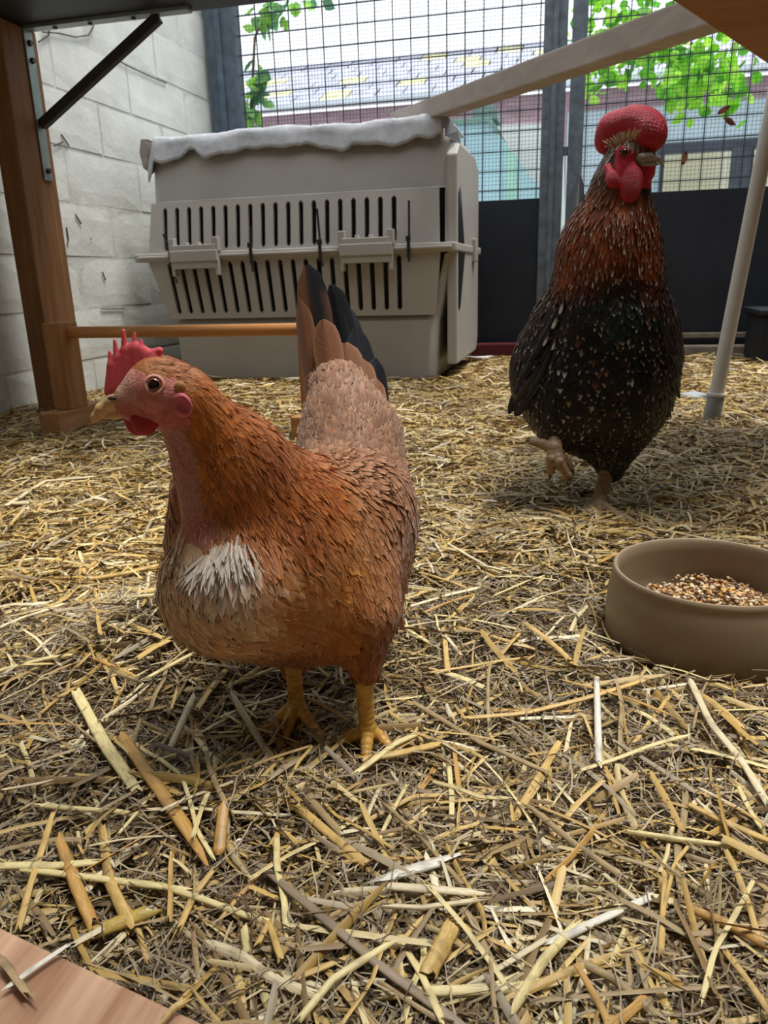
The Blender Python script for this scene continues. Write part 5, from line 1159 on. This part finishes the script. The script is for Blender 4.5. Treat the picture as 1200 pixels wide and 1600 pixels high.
for a in [((962, 220), (950, 250), 8, 3, GY, lin(190, 180, 165), .2), ((955, 262), (935, 300), 26, 5, NKD, GY), ((945, 290), (925, 335), 34, 6, NK0, NK1), ((975, 310), (965, 360), 34, 6, NK0, NK1), ((1000, 330), (1005, 380), 34, 6, NKD, NK0), ((920, 350), (900, 400), 40, 7, NK0, NK1), ((955, 370), (945, 420), 40, 7, NK0, NK1), ((990, 380), (990, 430), 36, 7, NKD, NK0), ((1015, 380), (1018, 430), 36, 7, NK0, NK1),
          ((895, 410), (880, 455), 38, 7, NK0, NK1), ((930, 420), (920, 460), 34, 7, NK0, NKD), ((985, 430), (988, 460), 26, 9, RU0, BK1), ((1015, 435), (1020, 470), 26, 8, NK0, BK1), ((970, 345), (969, 395), 34, 7, NKD, NK0), ((968, 400), (968, 440), 30, 8, NKD, RU0), ((965, 435), (965, 470), 24, 11, RU0, BK1), ((960, 500), (960, 540), 24, 12, GSHEEN0, GSHEEN1), ((925, 515), (922, 555), 24, 12, BK0, BK1),
          ((945, 455), (945, 490), 24, 12, GSHEEN0, GSHEEN1), ((980, 470), (982, 505), 24, 12, GSHEEN0, GSHEEN1), ((910, 470), (905, 505), 24, 12, GSHEEN0, BK1), ((1015, 490), (1020, 530), 24, 12, BK0, GSHEEN1),
          ((880, 490), (865, 530), 26, 12, BK0, RU0), ((850, 540), (832, 585), 30, 13, BK0, RU0), ((820, 600), (808, 640), 34, 12, BK0, BK1), ((900, 540), (895, 580), 24, 13, BK0, BK1), ((950, 540), (952, 580), 24, 13, BK0, BK1), ((1000, 550), (1004, 590), 24, 13, BK0, BK1), ((1040, 540), (1048, 590), 28, 12, BK0, RU0), ((1045, 600), (1046, 630), 30, 12, BK0, GY),
          ((880, 610), (880, 645), 24, 13, BK0, BK1), ((940, 620), (944, 655), 22, 13, BK0, lin(40, 36, 28)), ((990, 620), (985, 660), 24, 13, BK0, BK1), ((965, 680), (962, 720), 20, 9, BK0, lin(60, 56, 44)), ((955, 725), (953, 745), 14, 7, BK0, lin(70, 64, 50)), ((870, 670), (870, 690), 16, 8, BK0, lin(84, 60, 44)), ((910, 665), (915, 690), 22, 12, BK0, lin(60, 52, 40))]: P_(*a)
for off, dv in ((FWD*.12, FWD), (FWD*.1+AX[0]*.1, FWD+[0, 0, -.5]), (FWD*.1-AX[0]*.1, FWD+[0, 0, -.5]), (FWD*.2+[0, 0, .03], FWD+[0, 0, .3])):
    p = rb.find_nearest(Vector(W(930, 560, 1.1)+off)); G.add(np.array(p[0]), dv, .03, .013, BK0, BK1)
for px, py, v in ((965, 270, 1.08), (950, 350, 1.12), (985, 300, 1.09)):
    p = rb.find_nearest(Vector(W(px, py, v))); G.add(np.array(p[0]), np.array([0, 0, -1.0])+FWD*.4, .034, .007, NK0, NK1)
G.done()
fp, fn = scatter(rV, rQ, 60000, lambda P: np.clip(G.at(P)[1][:, 1]*.44, .0030, .0058), 31, lambda P, Nn: ~roo_face(P))
d, v = G.at(fp); n = len(fp); g = np.random.default_rng(32)
d = nrm(d+g.normal(0, .10, (n, 3))); br = g.uniform(.6, 1.4, (n, 1))
neck = fp[:, 2] > .335
has = g.random(n) < np.where(neck, .5, .5); sc = np.array([lin(228, 224, 216), lin(196, 186, 170), lin(168, 150, 128)])[g.integers(0, 3, n)]*np.where(neck, .8, .55)[:, None]
rust = (g.random(n) < .03) & ~neck; kb = np.where(neck, 1, .62)[:, None]; cA = v[:, 2:5]*br*kb; cB = v[:, 5:8]*br*kb; cB[rust] = np.array(lin(100, 54, 28))
FV, FQ, FCo, FU = lay_feathers(rb, fp, fn, d, v[:, 0]*g.uniform(.8, 1.1, n), v[:, 1]*g.uniform(.7, .95, n), cA, cB, v[:, 8]*g.uniform(.5, 1.1, n), np.full(n, .88), 33, .08, spangle=(has, sc, g.random(n) < .05))
M_ROOF = feather_mat('rooster_feather', 0.42, 0.25, 0.19, 0.0)
o = part('plumage', FV, FQ, M_ROOF, roo, True, FCo, FU); o['kind'] = 'stuff'; print('rooster feathers', n)
# wing quills and tail
cw = lambda s, c: np.array(lin(15, 16, 18))*(1-(s > .35)*max(0, abs(c)-.55)*0)+np.array(lin(170, 150, 120))*(max(0, c-.45)*(s > .3)*.8)
for i, (bx, by, bv, tx_, ty, tv, w, fx_) in enumerate([(842, 540, 1.12, 794, 646, 1.17, 20, -.5), (846, 560, 1.11, 804, 650, 1.15, 20, -.4), (852, 575, 1.10, 818, 652, 1.13, 18, -.3), (1046, 540, 1.12, 1063, 622, 1.17, 16, .5), (1046, 560, 1.11, 1052, 642, 1.15, 16, .4), (1040, 575, 1.10, 1036, 652, 1.13, 14, .3)]):
    b_, t_ = W(bx, by, bv), W(tx_, ty, tv); V, Q, cc, uv = big_feather(b_, t_, RAD(w, t_), nrm(AX[0]*fx_*2-FWD), cw if i % 3 else (lambda s, c: np.array(lin(16, 17, 19))), seed=60+i)
    part('wing_feather', V, Q, M_ROOF, roo, True, cc, uv)
ce = [lambda s, c: np.array(lin(13, 14, 16))+np.array(lin(120, 108, 90))*max(0, abs(c)-.7)*(s > .25)*1.2, lambda s, c: np.array(lin(14, 14, 15))+np.array(lin(70, 38, 20))*max(0, .5-abs(c))*(s > .2), lambda s, c: np.array(lin(12, 14, 17))]
for i, (bx, by, tx_, ty, w, sg) in enumerate([(876, 478, 846, 540, 15, -1), (868, 500, 832, 566, 16, -1), (860, 522, 820, 592, 17, -1), (852, 546, 810, 614, 17, -1), (846, 570, 802, 632, 16, -1), (842, 592, 806, 650, 15, -1), (858, 560, 830, 622, 15, -1), (864, 540, 842, 600, 14, -1),
                                             (1028, 500, 1050, 556, 14, 1), (1034, 524, 1058, 586, 15, 1), (1038, 548, 1060, 612, 15, 1), (1040, 572, 1054, 634, 14, 1), (1034, 590, 1042, 648, 13, 1)]):
    h0 = hit(rb, bx, by)
    if h0 is None: continue
    h1 = hit(rb, tx_, ty); v0 = (h0[0]-CC).dot(FWD); t_ = h1[0]+h1[1]*.007 if h1 is not None and (h1[0]-CC).dot(FWD) < v0+.06 else W(tx_, ty, v0+.03)
    V, Q, cc, uv = big_feather(h0[0]+h0[1]*.003, t_, RAD(w, t_), h0[1]+AX[0]*sg*.2, ce[i % 3], seed=120+i, bend=.04); part('wing_feather', V, Q, M_ROOF, roo, True, cc, uv)
white = lambda s, c: np.array(lin(190, 186, 178))*min(1, max(.06, (s-.2)*2.2))
for i, (bx, by, tx_, ty, w) in enumerate([(884, 468, 878, 492, 6), (876, 492, 867, 514, 7), (862, 520, 853, 542, 5), (872, 530, 866, 548, 4)]):
    h0, h1 = hit(rb, bx, by), hit(rb, tx_, ty)
    if h0 is None or h1 is None: continue
    t_ = h1[0]+h1[1]*.006; V, Q, cc, uv = big_feather(h0[0]+h0[1]*.004, t_, RAD(w, t_), h0[1], white, seed=70+i); part('shoulder_feather', V, Q, M_ROOF, roo, True, cc, uv)
for i, (tx_, ty, tv, w, s_) in enumerate([(884, 275, 1.44, 24, -.1), (900, 300, 1.46, 24, -.05), (925, 290, 1.48, 26, 0), (955, 300, 1.48, 26, .05), (872, 330, 1.42, 22, -.16), (980, 330, 1.46, 24, .1), (866, 380, 1.40, 20, -.2)]):
    b_, t_ = W(920+(tx_-920)*.3, 470, 1.30), W(tx_, ty, tv); V, Q, cc, uv = big_feather(b_, t_, RAD(w, t_), nrm(-FWD+[0, 0, .4]), lambda s, c: np.array(lin(14, 20, 26)), bend=.12, seed=80+i, side=s_); part('tail_feather', V, Q, M_ROOF, roo, True, cc, uv)
# comb: broad lumpy crest
M_RCOMB = plain('rooster_comb_red', lin(178, 20, 46), 0.36, 0.5, 0.25, 110, 1.0); M_RCOMB.node_tree.nodes['Principled BSDF'].inputs['Subsurface Weight'].default_value = 0.1; M_RCOMB.node_tree.nodes['Principled BSDF'].inputs['Subsurface Scale'].default_value = 0.004
rc = lambda px, py, v, rx, ry, rz: ('e', W(px, py, v), AX, [RAD(rx, W(px, py, v)), ry, RAD(rz, W(px, py, v))], .012)
cp = [rc(950, 210, 1.045, 19, .013, 24), rc(964, 194, 1.04, 22, .015, 20), rc(990, 188, 1.03, 22, .018, 19), rc(1011, 202, 1.02, 27, .02, 29), rc(1021, 214, 1.018, 18, .016, 20), rc(1004, 222, 1.026, 20, .012, 12), rc(945, 224, 1.05, 12, .01, 14), rc(990, 176, 1.03, 7, .006, 7), rc(1006, 183, 1.02, 8, .006, 9)]
rr = np.random.default_rng(3)
def crinkle(P, f):
    x, y, z_ = P[..., 0], P[..., 1], P[..., 2]; amp = 0.0002+0.0004*np.clip(((P-W(985, 200, 1.03).astype(np.float32)) @ AX[0].astype(np.float32))/.02, 0, 1)
    return f+amp*(np.sin(x*910+z_*533+1)*np.sin(z_*820-x*710+y*900)+.7*np.sin(x*490-z_*1110+y*700+2)*np.sin(x*1030+z_*470-y*800))
V, Q = sdf_mesh(cp, .0014, .006, crinkle); part('comb', V, Q, M_RCOMB, roo)
V, Q = sdf_mesh([rc(985, 292, 1.005, 17, .005, 24), rc(990, 272, 1.01, 13, .006, 18)], .0012, .006); part('wattle', V, Q, M_RCOMB, roo)
V, Q = sdf_mesh([rc(1012, 268, 1.04, 12, .005, 16)], .0012, .006); part('wattle', V, Q, M_RCOMB, roo)
V, Q = sdf_mesh([c_(S(950, 262, 1.022, 7), S(958, 282, 1.012, 9), .008), c_(S(958, 282, 1.012, 9), S(972, 290, 1.01, 7), .008)], .0012, .006); part('ear_lobe', V, Q, M_RCOMB, roo)
beak(roo, [(1002, 247, 8), (1016, 245, 6.2), (1028, 248, 4), (1037, 260, 1.5)], [(1004, 255, 5), (1018, 256, 3.4), (1028, 257, 1.6)], 1.008, plain('grey_horn_beak', lin(142, 132, 122), .35, .45, .2, 120, .1))
eye_part('eye', roo, rb, 975, 238, RAD(6.5, RH), (lin(70, 34, 26), lin(40, 20, 16)), M_RCOMB)
# crown feathers tufted pale over the brow
gq = np.random.default_rng(77)
for i in range(44):
    a_ = i/43; bx, by = 958+34*a_+gq.normal(0, 2), 232-14*a_+gq.normal(0, 2); ang = math.radians(150-75*a_+gq.normal(0, 8)); L_ = gq.uniform(12, 21)
    b_, t_ = W(bx, by, 1.006), W(bx+L_*math.cos(ang), by-L_*math.sin(ang), .997); V, Q, cc, uv = big_feather(b_, t_, .0019, -FWD, lambda s, c: np.array(lin(150, 96, 62))*(1-s)+np.array(lin(222, 204, 180))*s, seed=90+i, rows=7, cols=5); part('crown_feather', V, Q, M_ROOF, roo, True, cc, uv)
# legs
m, nt, b = newmat('pale_leg_scales', 0.5, 0.35); v_ = pos(nt)
nt.links.new(ramp(nt, noise(nt, v_, 160, 4), [(0.3, lin(112, 90, 68)), (0.65, lin(148, 122, 94))]), b.inputs['Base Color']); M_RLEG = m; M_RCLAW = plain('dark_claw', lin(72, 60, 52), .4, .4, .15, 90, 0)
a0 = W(952, 725, 1.067); an = onz(934, 786, .018)
D = lambda x, y, z_: an+AX[0]*x-FWD*y+np.array([0, 0, z_])
scaly_leg('leg', roo, a0, an, [[an, D(-.008, .03, -.012), D(-.012, .055, -.016)], [an, D(-.026, .018, -.012), D(-.048, .03, -.016)], [an, D(.02, .022, -.012), D(.036, .04, -.016)], [an, D(.012, -.02, -.012), D(.018, -.034, -.016)]], .0105, .0085, M_RLEG, M_RCLAW, .0016, .007)
a0 = W(872, 672, 1.05); an = W(866, 700, 1.02)
D2 = lambda px, py, v: W(px, py, v)
scaly_leg('leg', roo, a0, an, [[an, D2(874, 722, 1.005), D2(886, 742, 1.005)], [an, D2(862, 718, 1.01), D2(860, 736, 1.015)], [an, D2(878, 715, 1.02), D2(890, 730, 1.02)], [an, D2(848, 694, 1.03), D2(832, 690, 1.035)]], .0105, .0085, M_RLEG, M_RCLAW, .0016, .007)
